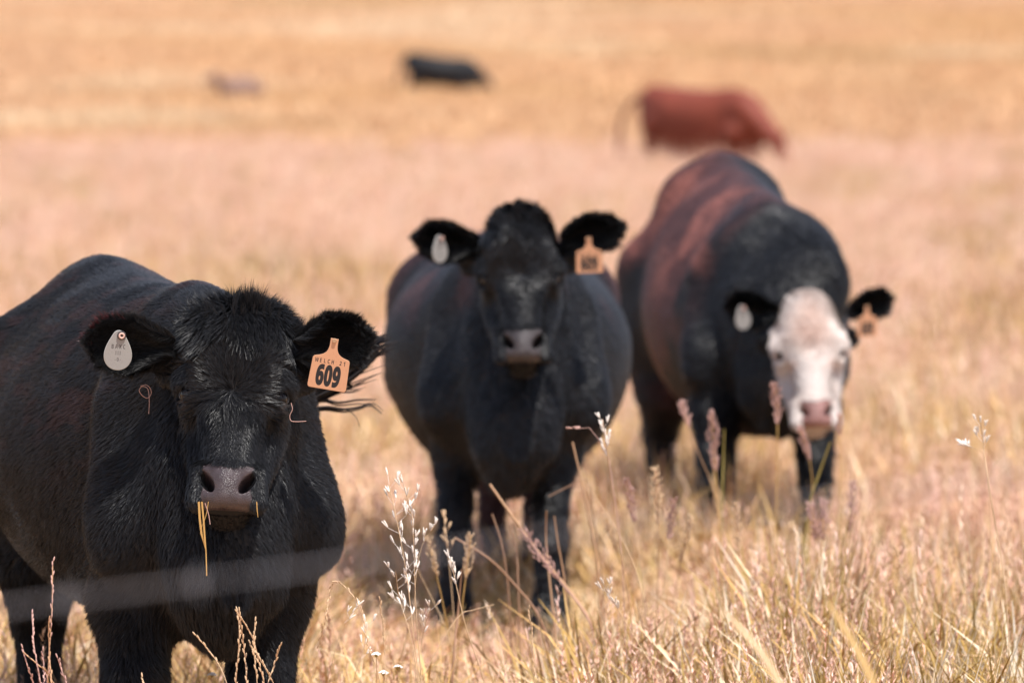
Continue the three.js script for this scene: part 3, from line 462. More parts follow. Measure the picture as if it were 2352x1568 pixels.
// centre cow
{
  const pos = V(0.005, 0, -17.95), yaw = 1.5 * Math.PI / 180;
  const cow = buildCow({
    name: 'cow', label: 'black cow in the middle facing straight on with a wide round belly', seed: 2, pos, yaw, furW: 1.7, tuft: COARSE_TUFT,
    head: { at: at(1196, 622, 17.55), pitch: -0.38, yaw: 0.0, roll: 0.03, s: 1.0, wide: 0.98 }, headCell: 0.006, bodyCell: 0.014,
    trunk: stationSet(0.99, -0.09, 0.02), front: [[-0.185, 0.0], [0.115, 0.05], 0.77], hind: [[-0.035, -1.36], [0.12, -1.42], 0.80], ridge: 1.9,
    extra: (F) => F.cap([0, 0.74, 0.24], [-0.02, 0.55, 0.22], 0.09, 0.05, 0.10).ell([-0.02, 0.58, -1.12], [0.13, 0.11, 0.15], 0.06),
    nose: [0.050, 0.040, 0.041], lidMat: lidDark, earColor: [0.015, 0.015, 0.016],
    coat: (x, y, z) => { const m = sstep(0.5, 0.7, fbm(x * 3, y * 3, z * 3 + 8)) * sstep(0.95, 1.15, y) + 0.9 * sstep(-1.15, -1.35, z); return mixc(BLACK, [0.085, 0.032, 0.028], clamp(m) * 0.8); },
    headColor: (x, y, z) => BLACK, headFlow: faceFlow(0.034),
    ears: [
      { root: at(1102, 562, 17.63), tip: at(953, 549, 17.6), open: V(0.2, -0.25, 1), width: 0.108, hairs: 2500 },
      { root: at(1286, 556, 17.63), tip: at(1431, 530, 17.6), open: V(-0.2, -0.25, 1), width: 0.104, hairs: 2500 }],
    furBody: 75000, furHead: 15000,
  });
  const facing = (p, rz, ry) => new THREE.Matrix4().makeRotationFromEuler(new THREE.Euler(0.05, ry, rz, 'YXZ')).setPosition(p).premultiply(cow.inv);
  greyTag(cow.root, facing(at(1008, 548, 17.5), 0.12, 0.75), 0.95);
  orangeTag(cow.root, facing(at(1352, 548, 17.5), 0.04, 0.0), 0.92);
}
// white-faced cow
{
  const pos = V(0.965, 0, -20.3), yaw = 7.5 * Math.PI / 180;
  const cow = buildCow({
    name: 'cow', label: 'black and reddish cow with a white face and lowered head at the right', seed: 3, pos, yaw, furW: 1.9, tuft: COARSE_TUFT,
    head: { at: at(1865, 800, 19.7), pitch: -0.36, yaw: 0.03, roll: 0.04, s: 0.97, wide: 1.0 }, headCell: 0.006, bodyCell: 0.014,
    trunk: stationSet(0.87, 0.0, 0.03).map((t) => { const r = sstep(0, -1.4, t[0]); return [t[0], t[1] - 0.05 * sstep(-0.5, 0.0, t[0]), t[2], t[3], t[4] + 0.02 + 0.10 * r, t[5]]; }), front: [[-0.26, 0.1], [0.09, 0.15], 0.95], hind: [[-0.22, -1.36], [0.0, -1.30]], neckR: 0.19, chestX: -0.075, faceEven: true, ridge: 1.6,
    extra: (F) => F.cap([-0.12, 1.315, -1.30], [0.10, 1.315, -1.30], 0.085, 0.085, 0.18).cap([-0.05, 0.74, 0.26], [-0.05, 0.60, 0.26], 0.10, 0.05, 0.10).cap([0.03, 1.12, 0.0], [0.04, 1.06, 0.25], 0.17, 0.15, 0.1),
    nose: [0.33, 0.17, 0.15], lidMat: lidPink, earColor: [0.015, 0.015, 0.016],
    coat: (x, y, z) => { const rear = sstep(0.10, -0.10, z + x * 0.1) * sstep(0.45, 0.65, y), n1 = fbm(x * 3 + 2, y * 3 + z * 1.6, z * 2.4 - y * 1.2), n2 = fbm(x * 5, y * 6 + z * 3, z * 6 - y * 3 + 3), side = sstep(0.10, -0.12, x); const c1 = mixc(BLACK, [0.098, 0.040, 0.036], rear * side * sstep(0.32, 0.56, n1)); return mixc(c1, [0.27, 0.100, 0.078], rear * side * sstep(0.42, 0.72, n2) * sstep(0.85, 1.15, y)); },
    headColor: (x, y, z) => { const e = Math.hypot(x / 0.122, (y + 0.03) / 0.31) ; const edge = e + (noise(x * 40, y * 40, z * 40) - 0.5) * 0.12; if (z < -0.13 || Math.abs(x) > 0.145) return BLACK; const pink = clamp(sstep(0.13, 0.03, Math.hypot(x * 1.1, (y - 0.085) * 0.85)) * 0.75 + sstep(0.03, 0.005, Math.hypot(Math.abs(x) - 0.07, y + 0.05)) * 0.5 + 0.25 * (noise(x * 25, y * 25, 3) - 0.3)); return mixc([0.90, 0.80, 0.74], [0.84, 0.60, 0.49], pink); },
    headFlow: faceFlow(0.014),
    ears: [
      { root: at(1790, 718, 19.8), tip: at(1663, 706, 19.85), open: V(0.3, -0.35, 1), width: 0.11, hairs: 2500 },
      { root: at(1950, 722, 19.8), tip: at(2058, 692, 19.85), open: V(-0.1, -0.35, 1), width: 0.085, hairs: 2500 }],
    furBody: 75000, furHead: 15000,
  });
  const facing = (p, rz, ry) => new THREE.Matrix4().makeRotationFromEuler(new THREE.Euler(0.05, ry, rz, 'YXZ')).setPosition(p).premultiply(cow.inv);
  greyTag(cow.root, facing(at(1703, 708, 19.72), 0.2, 0.5), 0.95);
  orangeTag(cow.root, facing(at(1992, 705, 19.72), 0.05, 0.5), 0.9);
}

// ---------------------------------------------------------------- the tail of the nearest cow, swung out to its left
{
  const cow = scene.children.find((o) => o.name === 'cow'), inv = cow.matrixWorld.clone().invert(), R = rng(71), g = [];
  const hair = (pts, r0, r1, n, spread) => { for (let k = 0; k < n; k++) { const o = V(R() - 0.5, R() - 0.5, R() - 0.5).multiplyScalar(spread), e = V(R() - 0.5, R() - 0.5, R() - 0.5).multiplyScalar(spread * 1.6); g.push(tubeGeo(pts.map((p, i) => p.clone().addScaledVector(o, 1).addScaledVector(e, i / pts.length)), r0, r1, 14, 4)); } };
  const D = 14.55;
  g.push(tubeGeo([at(262, 640, 14.95), at(330, 690, 15.1), at(470, 800, 15.0), at(640, 905, 14.75), at(735, 905, D)], 0.035, 0.022, 24, 8));
  hair([at(700, 915, D), at(780, 872, D), at(835, 828, D), at(862, 800, D), at(893, 787, D)], 0.010, 0.0010, 30, 0.030);
  hair([at(700, 920, D), at(775, 890, D), at(830, 870, D), at(868, 858, D)], 0.004, 0.0006, 5, 0.03);
  hair([at(700, 920, D), at(760, 893, D), at(805, 892, D), at(830, 884, D)], 0.004, 0.0006, 6, 0.02);
  hair([at(690, 935, D), at(745, 922, D), at(780, 930, D), at(825, 925, D), at(868, 926, D)], 0.004, 0.0006, 3, 0.012);
  hair([at(690, 945, D), at(745, 936, D), at(785, 941, D), at(820, 936, D), at(850, 927, D), at(875, 945, D)], 0.004, 0.0006, 4, 0.014);
  hair([at(690, 955, D), at(745, 943, D), at(790, 942, D), at(818, 962, D), at(826, 985, D)], 0.0016, 0.0005, 2, 0.01);
  const t = mergeGeometries(g.map((q) => { const n = q.toNonIndexed(); n.applyMatrix4(inv); n.deleteAttribute('uv'); return n; }));
  colored(t, () => [0.022, 0.018, 0.018]); part('tail', t, skinMat, cow);
}

// ---------------------------------------------------------------- cattle far behind, grazing
function farCow(name, label, category, p, yaw, h, coatFn, opt = {}) {
  const root = base(name, p, yaw); tag(root, label, category);
  const F = new Field();
  F.trunk(stationSet(0.85).map((t) => [t[0], t[1], t[2], t[3], t[4] * (t[0] > -1.4 ? 0.92 : 1), t[5] + (opt.belly ?? 0.05)]), 0.06);
  for (const s of [-1, 1]) for (const [z, up] of [[0.02, 0.7], [-1.36, 0.8]]) { const st = s * 0.1; F.cap([s * 0.17, up, z], [s * 0.16, 0.42, z + st], 0.15, 0.09, 0.08).cap([s * 0.16, 0.42, z + st], [s * 0.16, 0.05, z + st * 1.3], 0.055, 0.05, 0.04); }
  F.cap([0, 1.0, 0.1], [0, 0.62, 0.62], 0.24, 0.12, 0.12).cap([0, 0.60, 0.62], [0, 0.25, 0.82], 0.12, 0.075, 0.06);
  const g = F.mesh([-0.6, -0.05, -1.95], [0.6, 1.5, 1.0], 0.03); colored(g, coatFn); part('body', g, skinMat, root);
  for (const s of [-1, 1]) { const e = earGeo(0.2, 0.11, 0.05, 10, 6); e.rotateY(s > 0 ? 0 : Math.PI); e.translate(s * 0.1, 0.66, 0.60); colored(e, coatFn); part('ear', e, skinMat, root); }
  if (opt.tail) { const q = tubeGeo(opt.tail, 0.035, 0.02, 16, 6), b = tubeGeo(opt.tail.slice(-2).concat([opt.tail[opt.tail.length - 1].clone().add(V(0, -0.28, -0.02))]), 0.03, 0.05, 10, 6); const t = mergeGeometries([q, b]); colored(t, coatFn); part('tail', t, skinMat, root); }
  root.scale.setScalar(h); root.rotation.order = 'YXZ'; root.rotation.x = opt.pitch ?? 0; return root;
}
{
  const place = (u, d) => { const x = (u - 1176) / FOC * d; return V(x, terrain(x, d), -d); };
  farCow('cow', 'reddish brown cow grazing behind the white-faced cow', 'cow', place(1700, 77), 0.85, 1.0, (x, y, z) => { const k = 0.8 + 0.4 * fbm(x * 4, y * 4, z * 4); return [0.19 * k, 0.042 * k, 0.023 * k]; }, { belly: 0.22, tail: [V(0, 1.2, -1.68), V(-0.04, 1.12, -1.85), V(-0.05, 0.85, -2.05), V(-0.03, 0.6, -2.1)] });
  farCow('cow', 'small black cow grazing far off near the top of the pasture', 'cow', place(1066, 131).add(V(0, -0.28, 0)), 1.45, 0.86, (x, y, z) => [0.012, 0.012, 0.014], { pitch: 0.09, tail: [V(0, 1.2, -1.68), V(0, 1.1, -1.8), V(0, 0.7, -1.82)] });
  // a calf lying down, mostly hidden
  const d = 127, root = base('calf', place(545, d).add(V(0, -0.12, 0)), -1.2); tag(root, 'faint brown calf lying in the grass left of the far black cow', 'calf');
  const F = new Field(); F.ell([0, 0.34, -0.1], [0.26, 0.34, 0.55], 0.1).cap([0, 0.45, 0.3], [0.05, 0.68, 0.55], 0.15, 0.10, 0.1).cap([0.05, 0.68, 0.55], [0.08, 0.56, 0.78], 0.10, 0.06, 0.06).cap([0.25, 0.1, 0.3], [0.2, 0.08, 0.7], 0.07, 0.05, 0.06).cap([-0.25, 0.1, 0.3], [-0.2, 0.08, 0.65], 0.07, 0.05, 0.06).cap([0.3, 0.12, -0.4], [0.3, 0.08, -0.05], 0.09, 0.06, 0.06);
  const g = F.mesh([-0.6, -0.1, -0.9], [0.6, 1.0, 1.0], 0.03); const cf = (x, y, z) => [0.24, 0.145, 0.11]; colored(g, cf); part('body', g, skinMat, root);
  for (const s of [-1, 1]) { const e = earGeo(0.15, 0.09, 0.04, 8, 6); e.rotateY(s > 0 ? 0 : Math.PI); e.translate(0.05 + s * 0.07, 0.74, 0.52); colored(e, cf); part('ear', e, skinMat, root); }
}

// ---------------------------------------------------------------- standing stalks one can tell apart, in clumps
const mat = (r, g, b, rough = 0.7) => new THREE.MeshStandardMaterial({ color: new THREE.Color(r, g, b), roughness: rough, side: THREE.DoubleSide });
const M = { straw: mat(0.62, 0.42, 0.25), tan: mat(0.50, 0.29, 0.16), brown: mat(0.36, 0.20, 0.12), rose: mat(0.52, 0.31, 0.26), white: mat(0.84, 0.76, 0.68), gold: mat(0.56, 0.33, 0.10), green: mat(0.30, 0.22, 0.05) };
const grain = new THREE.SphereGeometry(1, 6, 4);
function placedGrain(o, dir, l, w) { const g = grain.clone(), q = new THREE.Quaternion().setFromUnitVectors(YAX, dir.clone().normalize()); g.applyMatrix4(new THREE.Matrix4().compose(o.clone().addScaledVector(dir, l * 0.5), q, V(w, l / 2, w))); return g; }
function stalk(parent, pts, r, m, head, R, hm) {               // points run from the tip down; the stem goes on to the ground
  const down = pts[pts.length - 1], prev = pts[pts.length - 2], lean = V().subVectors(down, prev).multiplyScalar(1 / Math.max(0.02, prev.y - down.y)), all = pts.slice();
  if (down.y > 0.03) { const f = down.clone().addScaledVector(lean, down.y * 0.5); f.x = lerp(down.x, f.x, 0.7); f.z = lerp(down.z, f.z, 0.7); all.push(V((down.x + f.x) / 2, down.y * 0.5, (down.z + f.z) / 2), V(f.x, -0.01, f.z)); }
  const curve = new THREE.CatmullRomCurve3(all), st = part('stalk', tubeGeo(all, r * 0.6, r, 28, 5), m, parent), len = curve.getLength();
  if (!head) return st;
  const g = [], at1 = (s) => curve.getPointAt(clamp(s / len)), tan = (s) => curve.getTangentAt(clamp(s / len)).negate();
  if (head.kind === 'rye') for (let s = 0, k = 0; s < head.len; s += 0.0105, k++) { const d = tan(s), a = R() * 6.283, side = V(Math.cos(a), 0.2, Math.sin(a) * 0.6); g.push(placedGrain(at1(s).addScaledVector(side, 0.0010), d.clone().addScaledVector(side, 0.16 + R() * 0.12).normalize(), 0.0125, 0.0017)); }
  if (head.kind === 'plume') for (let s = 0; s < head.len; s += head.len / (head.n ?? 70)) { const d = tan(s), t = s / head.len, a = R() * 6.283, side = V(Math.cos(a), 0.25, Math.sin(a)), w = (head.w ?? 0.012) * Math.sin(Math.PI * Math.min(1, t * 0.8 + 0.15)); g.push(placedGrain(at1(s).addScaledVector(side, w * R()), d.clone().addScaledVector(side, 0.5).normalize(), 0.011 + R() * 0.006, 0.0017)); }
  if (head.kind === 'oat') for (let s = 0; s < head.len; s += head.step ?? 0.022) { const d = tan(s), n = 1 + (R() * 2 | 0); for (let k = 0; k < n; k++) { const a = R() * 6.283, side = V(Math.cos(a), 0.1 + R() * 0.5, Math.sin(a) * 0.5), o = at1(s).addScaledVector(side, (head.w ?? 0.02) * R()); if (o.distanceTo(at1(s)) > 0.004) g.push(tubeGeo([at1(s + 0.01), o], 0.0005, 0.0005, 3, 3)); for (let q = 0; q < 3; q++) g.push(placedGrain(o, d.clone().addScaledVector(side, 0.2 + 0.25 * q).add(V(R() - 0.5, R() - 0.5, 0).multiplyScalar(0.5)).normalize(), 0.016 + R() * 0.008, 0.0018)); } }
  part('seed_head', mergeGeometries(g.map((q) => { const n = q.index ? q.toNonIndexed() : q; n.deleteAttribute('uv'); return n; })), hm ?? m, st);
  return st;
}
function clump(label, p, list, seed) {                          // list: [points as u, v pairs, depth, radius, material, head, head material]
  const R = rng(seed), root = base('grass_clump', V(p.x, 0, p.z)); tag(root, label, 'grass clump'); root.updateMatrixWorld(true);
  for (const [uv, d, r, m, head, hm] of list) { const pts = []; for (let k = 0; k < uv.length; k += 2) pts.push(at(uv[k], uv[k + 1], d + (R() - 0.5) * 0.04).sub(root.position)); stalk(root, pts, r, m, head, R, hm); }
  return root;
}
const rye = (len) => ({ kind: 'rye', len }), plume = (len, w, n) => ({ kind: 'plume', len, w, n }), oat = (len, w, step) => ({ kind: 'oat', len, w, step });
clump('pinkish clump of knobbly seed stalks before the nearest cow\'s hind leg', at(95, 1568, 12.5), [
  [[120, 1290, 118, 1400, 108, 1568], 12.5, 0.0016, M.tan, rye(0.30), M.rose], [[72, 1410, 78, 1490, 92, 1568], 12.5, 0.0014, M.rose, rye(0.2)], [[110, 1425, 112, 1500, 118, 1568], 12.45, 0.0014, M.tan, rye(0.2)],
  [[52, 1490, 62, 1530, 76, 1568], 12.55, 0.0014, M.rose, rye(0.12)], [[60, 1505, 92, 1530, 118, 1560], 12.5, 0.0014, M.tan, rye(0.1)], [[97, 1496, 100, 1530, 100, 1568], 12.5, 0.0014, M.rose, rye(0.12)], [[132, 1512, 142, 1545, 152, 1568], 12.5, 0.0014, M.rose, rye(0.1)]], 1);
clump('straw-coloured knobbly stalks crossing before the nearest cow\'s front legs', at(575, 1568, 12.5), [
  [[546, 1404, 549, 1460, 541, 1568], 12.5, 0.0014, M.tan, rye(0.2), M.straw], [[549, 1406, 560, 1490, 566, 1568], 12.5, 0.0014, M.tan, rye(0.2), M.straw], [[547, 1408, 580, 1465, 596, 1530, 606, 1568], 12.5, 0.0014, M.tan, rye(0.22), M.straw],
  [[585, 1428, 583, 1500, 590, 1568], 12.48, 0.0013, M.straw, rye(0.13)], [[643, 1484, 628, 1530, 612, 1580], 12.5, 0.0013, M.straw, rye(0.09)], [[450, 1460, 492, 1510, 520, 1568], 12.5, 0.0013, M.straw, rye(0.09)], [[575, 1480, 612, 1540, 632, 1580], 12.5, 0.0013, M.straw, rye(0.1)], [[325, 1556, 334, 1580], 12.5, 0.0013, M.straw, rye(0.05)]], 2);
clump('arching stalk bent over like a hook right of the nearest cow', at(865, 1568, 13.0), [
  [[733, 1480, 748, 1415, 760, 1350, 768, 1336, 790, 1345, 815, 1375, 835, 1420, 845, 1480, 868, 1545], 13.0, 0.0013, M.straw, rye(0.42)], [[873, 1380, 880, 1450, 884, 1490, 885, 1568], 13.0, 0.0013, M.straw, rye(0.13)], [[733, 1485, 720, 1540, 712, 1580], 13.0, 0.0012, M.straw, null], [[822, 1395, 790, 1430, 768, 1500, 752, 1568], 13.1, 0.0012, M.straw, oat(0.06, 0.012, 0.02), M.white]], 3);
clump('white papery oat-like grass between the nearest and the middle cow', at(950, 1568, 13.3), [
  [[893, 1112, 912, 1200, 935, 1330, 948, 1450, 962, 1568], 13.3, 0.0015, M.straw, oat(0.30, 0.035, 0.022), M.white], [[928, 1120, 945, 1180, 950, 1260, 955, 1400, 968, 1568], 13.3, 0.0015, M.straw, oat(0.22, 0.03, 0.02), M.white],
  [[908, 1310, 918, 1380, 940, 1450, 960, 1568], 13.25, 0.0014, M.straw, oat(0.14, 0.025, 0.02), M.white], [[1000, 1205, 970, 1250, 955, 1330, 950, 1440, 955, 1568], 13.4, 0.0011, M.straw, oat(0.05, 0.012, 0.02), M.white], [[990, 1395, 975, 1440, 965, 1500, 962, 1568], 13.3, 0.0013, M.straw, oat(0.10, 0.02, 0.025), M.white], [[842, 1430, 838, 1480, 818, 1540, 806, 1590], 13.2, 0.0012, M.straw, oat(0.08, 0.02, 0.025), M.white]], 4);
clump('slim leaning stalk beside a cut brown stem before the middle cow\'s right leg', at(1090, 1568, 13.6), [
  [[1034, 1282, 1048, 1345, 1070, 1440, 1112, 1568], 13.6, 0.0017, M.straw, oat(0.07, 0.008, 0.013), M.white], [[1060, 1306, 1052, 1400, 1042, 1500], 14.3, 0.0042, M.brown, null], [[1135, 1388, 1090, 1400, 1058, 1410], 13.7, 0.0014, M.straw, null], [[1215, 1400, 1222, 1460, 1228, 1568], 13.4, 0.0013, M.straw, rye(0.16)]], 5);
clump('crossing brown broken stems before the middle cow\'s legs', at(1260, 1500, 15.2), [
  [[1125, 1112, 1180, 1190, 1250, 1285, 1340, 1400, 1380, 1480], 15.2, 0.0055, M.tan, null], [[1045, 1235, 1120, 1280, 1180, 1340, 1240, 1420], 15.1, 0.0042, M.brown, null], [[1255, 1172, 1254, 1240, 1262, 1330, 1275, 1450], 15.3, 0.0036, M.tan, null], [[1273, 1185, 1282, 1250, 1296, 1330], 15.2, 0.0036, M.tan, null],
  [[1315, 1015, 1330, 1080, 1345, 1150, 1370, 1280], 15.4, 0.0040, M.tan, null], [[1170, 1205, 1185, 1260, 1190, 1340], 15.2, 0.0034, M.brown, null], [[1130, 1180, 1150, 1240, 1165, 1330], 15.3, 0.0034, M.brown, null], [[1200, 1220, 1250, 1290, 1290, 1340, 1350, 1420], 15.0, 0.0026, M.rose, plume(0.16, 0.03, 90), M.rose], [[1260, 1140, 1300, 1120, 1350, 1100, 1362, 1180, 1380, 1300], 15.6, 0.0022, M.brown, null]], 6);
clump('tall stalk with a pale seed head against the middle cow\'s belly', at(1440, 1450, 14.2), [
  [[1384, 962, 1392, 1020, 1405, 1120, 1425, 1260, 1450, 1420], 14.3, 0.0017, M.tan, oat(0.10, 0.012, 0.012), M.white], [[1325, 985, 1350, 980, 1372, 1005, 1395, 1040, 1408, 1120, 1425, 1240], 14.4, 0.0012, M.rose, oat(0.03, 0.01, 0.015), M.rose], [[1388, 1345, 1420, 1400, 1480, 1500, 1530, 1580], 13.6, 0.0016, M.straw, oat(0.08, 0.014, 0.014), M.white], [[1360, 1130, 1400, 1190, 1440, 1260, 1470, 1340], 14.6, 0.0022, M.straw, null]], 7);
clump('pink plumed seed heads before the white-faced cow\'s front legs', at(1700, 1300, 16.6), [
  [[1780, 884, 1786, 940, 1786, 1010, 1784, 1120, 1782, 1250], 16.6, 0.0022, M.gold, plume(0.12, 0.017, 110), M.rose], [[1635, 950, 1640, 1030, 1645, 1110, 1655, 1250], 16.5, 0.0024, M.gold, plume(0.17, 0.018, 130), M.rose], [[1838, 985, 1856, 1040, 1866, 1100, 1862, 1200], 16.7, 0.002, M.gold, plume(0.10, 0.014, 90), M.rose],
  [[1568, 925, 1580, 970, 1605, 1040, 1640, 1130], 16.6, 0.0018, M.tan, plume(0.08, 0.014, 60), M.rose], [[1664, 985, 1662, 1050, 1660, 1120], 16.8, 0.003, M.green, null], [[1908, 1015, 1885, 1080, 1862, 1150], 16.6, 0.0045, M.green, null], [[1928, 955, 1932, 1040, 1930, 1150], 16.6, 0.002, M.gold, plume(0.06, 0.01, 40), M.rose]], 8);
clump('thin bending stalk with curling leaf at the right edge of the near grass', at(2300, 1400, 14.0), [
  [[2254, 972, 2262, 1040, 2270, 1100, 2290, 1220, 2310, 1350], 14.0, 0.0022, M.straw, oat(0.06, 0.014, 0.014), M.white], [[2352, 1005, 2320, 1035, 2290, 1060, 2272, 1100, 2290, 1215], 14.0, 0.0012, M.straw, null], [[2215, 1020, 2240, 1030, 2262, 1045, 2270, 1110], 14.0, 0.001, M.straw, oat(0.025, 0.008, 0.012), M.white], [[2058, 1262, 2085, 1350, 2118, 1480, 2150, 1580], 14.4, 0.0015, M.straw, rye(0.10)]], 9);
clump('pink seed heads rising right of the middle cow\'s front legs', at(1500, 1400, 15.4), [
  [[1440, 1105, 1452, 1170, 1470, 1290, 1486, 1400], 15.4, 0.0022, M.straw, plume(0.12, 0.013, 90), M.rose], [[1505, 1080, 1510, 1150, 1512, 1280, 1510, 1400], 15.5, 0.0024, M.tan, plume(0.15, 0.015, 110), M.straw], [[1548, 1150, 1540, 1210, 1532, 1300, 1525, 1400], 15.3, 0.0022, M.straw, plume(0.12, 0.014, 90), M.rose],
  [[1392, 1190, 1412, 1250, 1438, 1330, 1465, 1420], 15.3, 0.0020, M.gold, plume(0.10, 0.012, 70), M.straw], [[1585, 1190, 1570, 1260, 1555, 1340, 1540, 1420], 15.5, 0.0020, M.tan, plume(0.13, 0.015, 90), M.straw]], 10);
clump('pair of pink feathery heads in the grass below the white face', at(1880, 1350, 15.9), [
  [[1862, 1160, 1870, 1200, 1876, 1290, 1880, 1380], 15.9, 0.0022, M.gold, plume(0.10, 0.018, 110), M.rose], [[1892, 1152, 1892, 1200, 1888, 1290, 1886, 1380], 15.9, 0.0022, M.gold, plume(0.11, 0.018, 110), M.rose], [[1960, 1110, 1955, 1180, 1945, 1290, 1938, 1380], 16.0, 0.0022, M.tan, plume(0.14, 0.016, 110), M.rose], [[1690, 1160, 1694, 1230, 1700, 1320, 1705, 1400], 15.8, 0.0022, M.tan, plume(0.14, 0.014, 90), M.straw]], 11);
clump('golden straw stalks bending before the middle cow\'s left leg', at(1040, 1450, 15.0), [
  [[985, 1240, 1000, 1310, 1020, 1400, 1035, 1490], 15.0, 0.0022, M.gold, plume(0.10, 0.012, 60), M.straw], [[1020, 1190, 1030, 1280, 1040, 1390, 1046, 1490], 15.1, 0.0020, M.straw, oat(0.09, 0.014, 0.016), M.straw], [[1082, 1230, 1072, 1310, 1060, 1400, 1052, 1490], 15.0, 0.0024, M.gold, plume(0.12, 0.012, 80), M.straw], [[955, 1300, 985, 1360, 1018, 1430, 1040, 1500], 14.9, 0.0018, M.straw, null]], 12);
// near, far out of focus
{
  const bl = (list) => { const rb = new Ribbons(); for (const [uv, d, w] of list) { const pts = []; for (let k = 0; k < uv.length; k += 2) pts.push(at(uv[k], uv[k + 1], d)); rb.strip(pts, pts.map((_, i) => w * Math.min(1, 0.4 + i * 0.5)), V(0.75, 0.55, -0.35).normalize(), [1, 1, 1]); } return rb.geo(); };
  const mk = (label, list, m) => { const root = base('grass_clump', V(0, 0, 0)); tag(root, label, 'grass clump'); list.forEach((q) => part('leaf', bl([q]), m, root)); };
  const leafM = mat(0.66, 0.48, 0.28);
  mk('blurred pale leaf leaning across the grass at the lower right', [[[1662, 1402, 1700, 1440, 1752, 1500, 1800, 1580, 1850, 1700, 1900, 1900, 1930, 2150], 9.3, 0.011]], leafM);
  mk('blurred golden leaf leaning across the grass at the bottom right', [[[1903, 1382, 1940, 1440, 1985, 1520, 2020, 1600, 2060, 1750, 2100, 2000, 2120, 2200], 9.3, 0.012]], mat(0.56, 0.37, 0.15));
}
// small white flowers
{
  const R = rng(303), petal = mat(0.86, 0.82, 0.78, 0.8);
  for (const [u, v, d, label] of [[864, 1504, 12.9, 'small white flower highest of those right of the nearest cow'], [880, 1546, 12.9, 'small white flower leftmost of the low pair right of the nearest cow'], [913, 1533, 12.95, 'small white flower rightmost beside the papery oat-like grass'], [486, 1550, 13.6, 'blurred white flower seen between the nearest cow\'s front legs']]) {
    const p = at(u, v, d), root = base('white_flower', V(p.x, 0, p.z)); tag(root, label, 'flower');
    part('stem', tubeGeo([V(0, p.y, 0), V(0.004, p.y * 0.6, 0), V(0.012, -0.01, 0.004)], 0.0009, 0.0013, 12, 5), M.tan, root);
    const g = []; for (let k = 0; k < 34; k++) { const a = R() * 6.28, r = 0.0105 * Math.sqrt(R()), q = grain.clone(); q.scale(0.0024, 0.0014, 0.0024); q.translate(Math.cos(a) * r, p.y + 0.005 - r * r * 55 + R() * 0.0015, Math.sin(a) * r); g.push(q); } part('blossom', mergeGeometries(g), petal, root);
    const cup = new THREE.ConeGeometry(0.006, 0.008, 8); cup.rotateX(Math.PI); cup.translate(0, p.y - 0.003, 0); part('calyx', cup, M.green, root);
  }
}

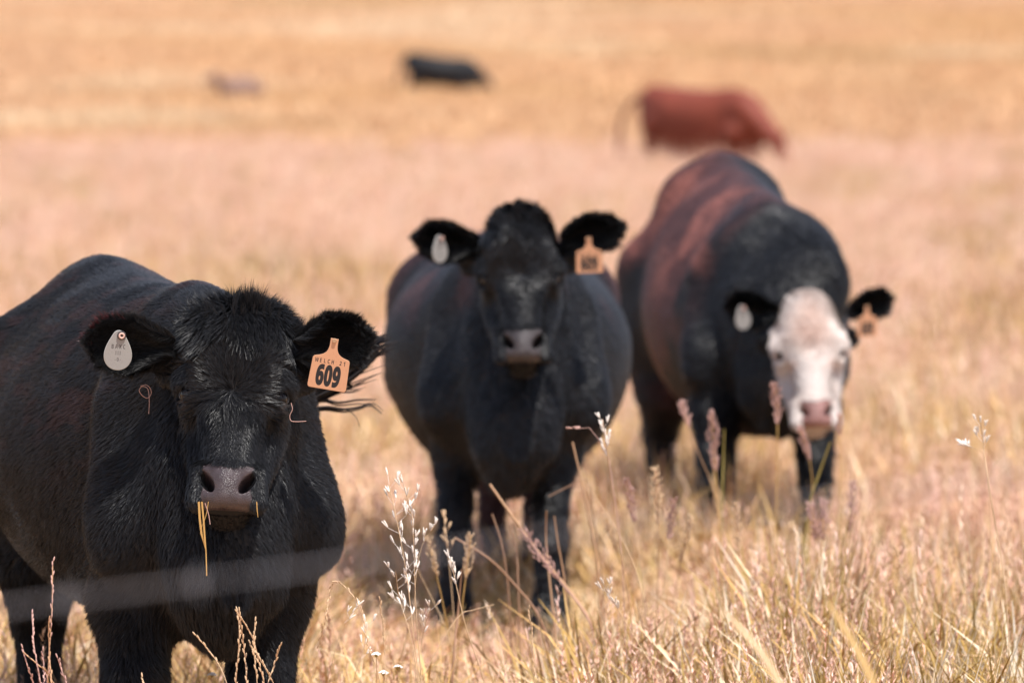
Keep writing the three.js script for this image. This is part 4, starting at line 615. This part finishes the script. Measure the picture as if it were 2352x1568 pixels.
// ---------------------------------------------------------------- straw in the mouth and on the coat of the nearest cow
{
  const d = 12.62, blade = (uv, dd, w) => { const rb = new Ribbons(), pts = []; for (let k = 0; k < uv.length; k += 2) pts.push(at(uv[k], uv[k + 1], dd)); rb.strip(pts, pts.map((_, i) => w * (i === pts.length - 1 ? 0.4 : 1)), V(0.95, 0, 0.3).normalize(), [1, 1, 1]); return rb.geo(); };
  const root = base('straw', V(0, 0, 0)); tag(root, 'golden grass blades hanging from the left of the nearest cow\'s mouth', 'straw');
  part('blade', blade([456, 1152, 458, 1190, 462, 1225, 472, 1262], d, 0.005), M.gold, root); part('blade', blade([463, 1152, 467, 1195, 470, 1240, 473, 1270], d - 0.004, 0.004), M.gold, root);
  part('stem', tubeGeo([at(472, 1258, d), at(473, 1290, d), at(474, 1322, d)], 0.0013, 0.0013, 8, 5), M.gold, root);
  part('stem', tubeGeo([at(478, 1152, d), at(472, 1185, d), at(460, 1216, d)], 0.0008, 0.0008, 8, 5), M.gold, root); part('stem', tubeGeo([at(470, 1155, d), at(478, 1180, d), at(482, 1204, d)], 0.0009, 0.0009, 8, 5), M.rose, root);
  const r2 = base('straw', V(0, 0, 0)); tag(r2, 'single short golden straw at the right corner of the nearest cow\'s mouth', 'straw'); part('blade', blade([589, 1152, 590, 1170, 592, 1188], d + 0.02, 0.0022), M.gold, r2);
  const r3 = base('straw', V(0, 0, 0)); tag(r3, 'loop of curled dry straw stuck to the nearest cow\'s neck under its grey tag', 'straw');
  const dn = 12.98; part('stem', tubeGeo([at(322, 886, dn), at(336, 884, dn), at(345, 893, dn), at(346, 905, dn), at(338, 914, dn), at(326, 908, dn), at(319, 896, dn), at(326, 887, dn), at(338, 892, dn - 0.006), at(342, 915, dn - 0.006), at(341, 950, dn - 0.006)], 0.0008, 0.0008, 60, 5), M.rose, r3);
  const r4 = base('straw', V(0, 0, 0)); tag(r4, 'thin pink straw hooked below the right eye of the nearest cow', 'straw'); const de = 12.86;
  part('stem', tubeGeo([at(668, 925, de), at(671, 940, de), at(665, 955, de), at(668, 966, de), at(680, 968, de), at(703, 967, de)], 0.0009, 0.0007, 40, 5), M.rose, r4);
}

// ---------------------------------------------------------------- a wire of the fence, close to the lens
{
  const root = base('barbed_wire', V(0, 0, 0)); tag(root, 'blurred grey fence wire stretched low in front of the nearest cow', 'wire');
  const wm = new THREE.MeshStandardMaterial({ color: new THREE.Color(0.32, 0.32, 0.35), roughness: 0.5, metalness: 0.3 });
  const y0 = at(570, 1322, 5.0), dir = V().subVectors(at(1031, 1262, 4.96), y0).normalize(), tw = (ph) => { const pts = []; for (let s = -5; s <= 6; s += 0.02) pts.push(y0.clone().addScaledVector(dir, s).add(V(0, 0.0016 * Math.sin(s * 150 + ph), 0.0016 * Math.cos(s * 150 + ph)))); return new THREE.TubeGeometry(new THREE.CatmullRomCurve3(pts), 1600, 0.0009, 4); };
  part('strand', tw(0), wm, root); part('strand', tw(Math.PI), wm, root);
  for (const [u] of [[125], [445]]) { const c = y0.clone().addScaledVector(dir, (u - 570) / FOC * 5.0), g = []; for (let k = 0; k < 4; k++) { const a = k * 1.57 + 0.5, e = V(0.3 * (k % 2 ? 1 : -1), Math.sin(a), Math.cos(a)); g.push(tubeGeo([c.clone().addScaledVector(e, -0.002), c.clone().addScaledVector(e, 0.013)], 0.0011, 0.0005, 4, 4)); } const t = new THREE.TorusGeometry(0.0035, 0.0012, 6, 12); t.rotateY(Math.PI / 2); t.translate(c.x, c.y, c.z); g.push(t); part('barb', mergeGeometries(g), wm, root); }
}

renderer.render(scene, camera);
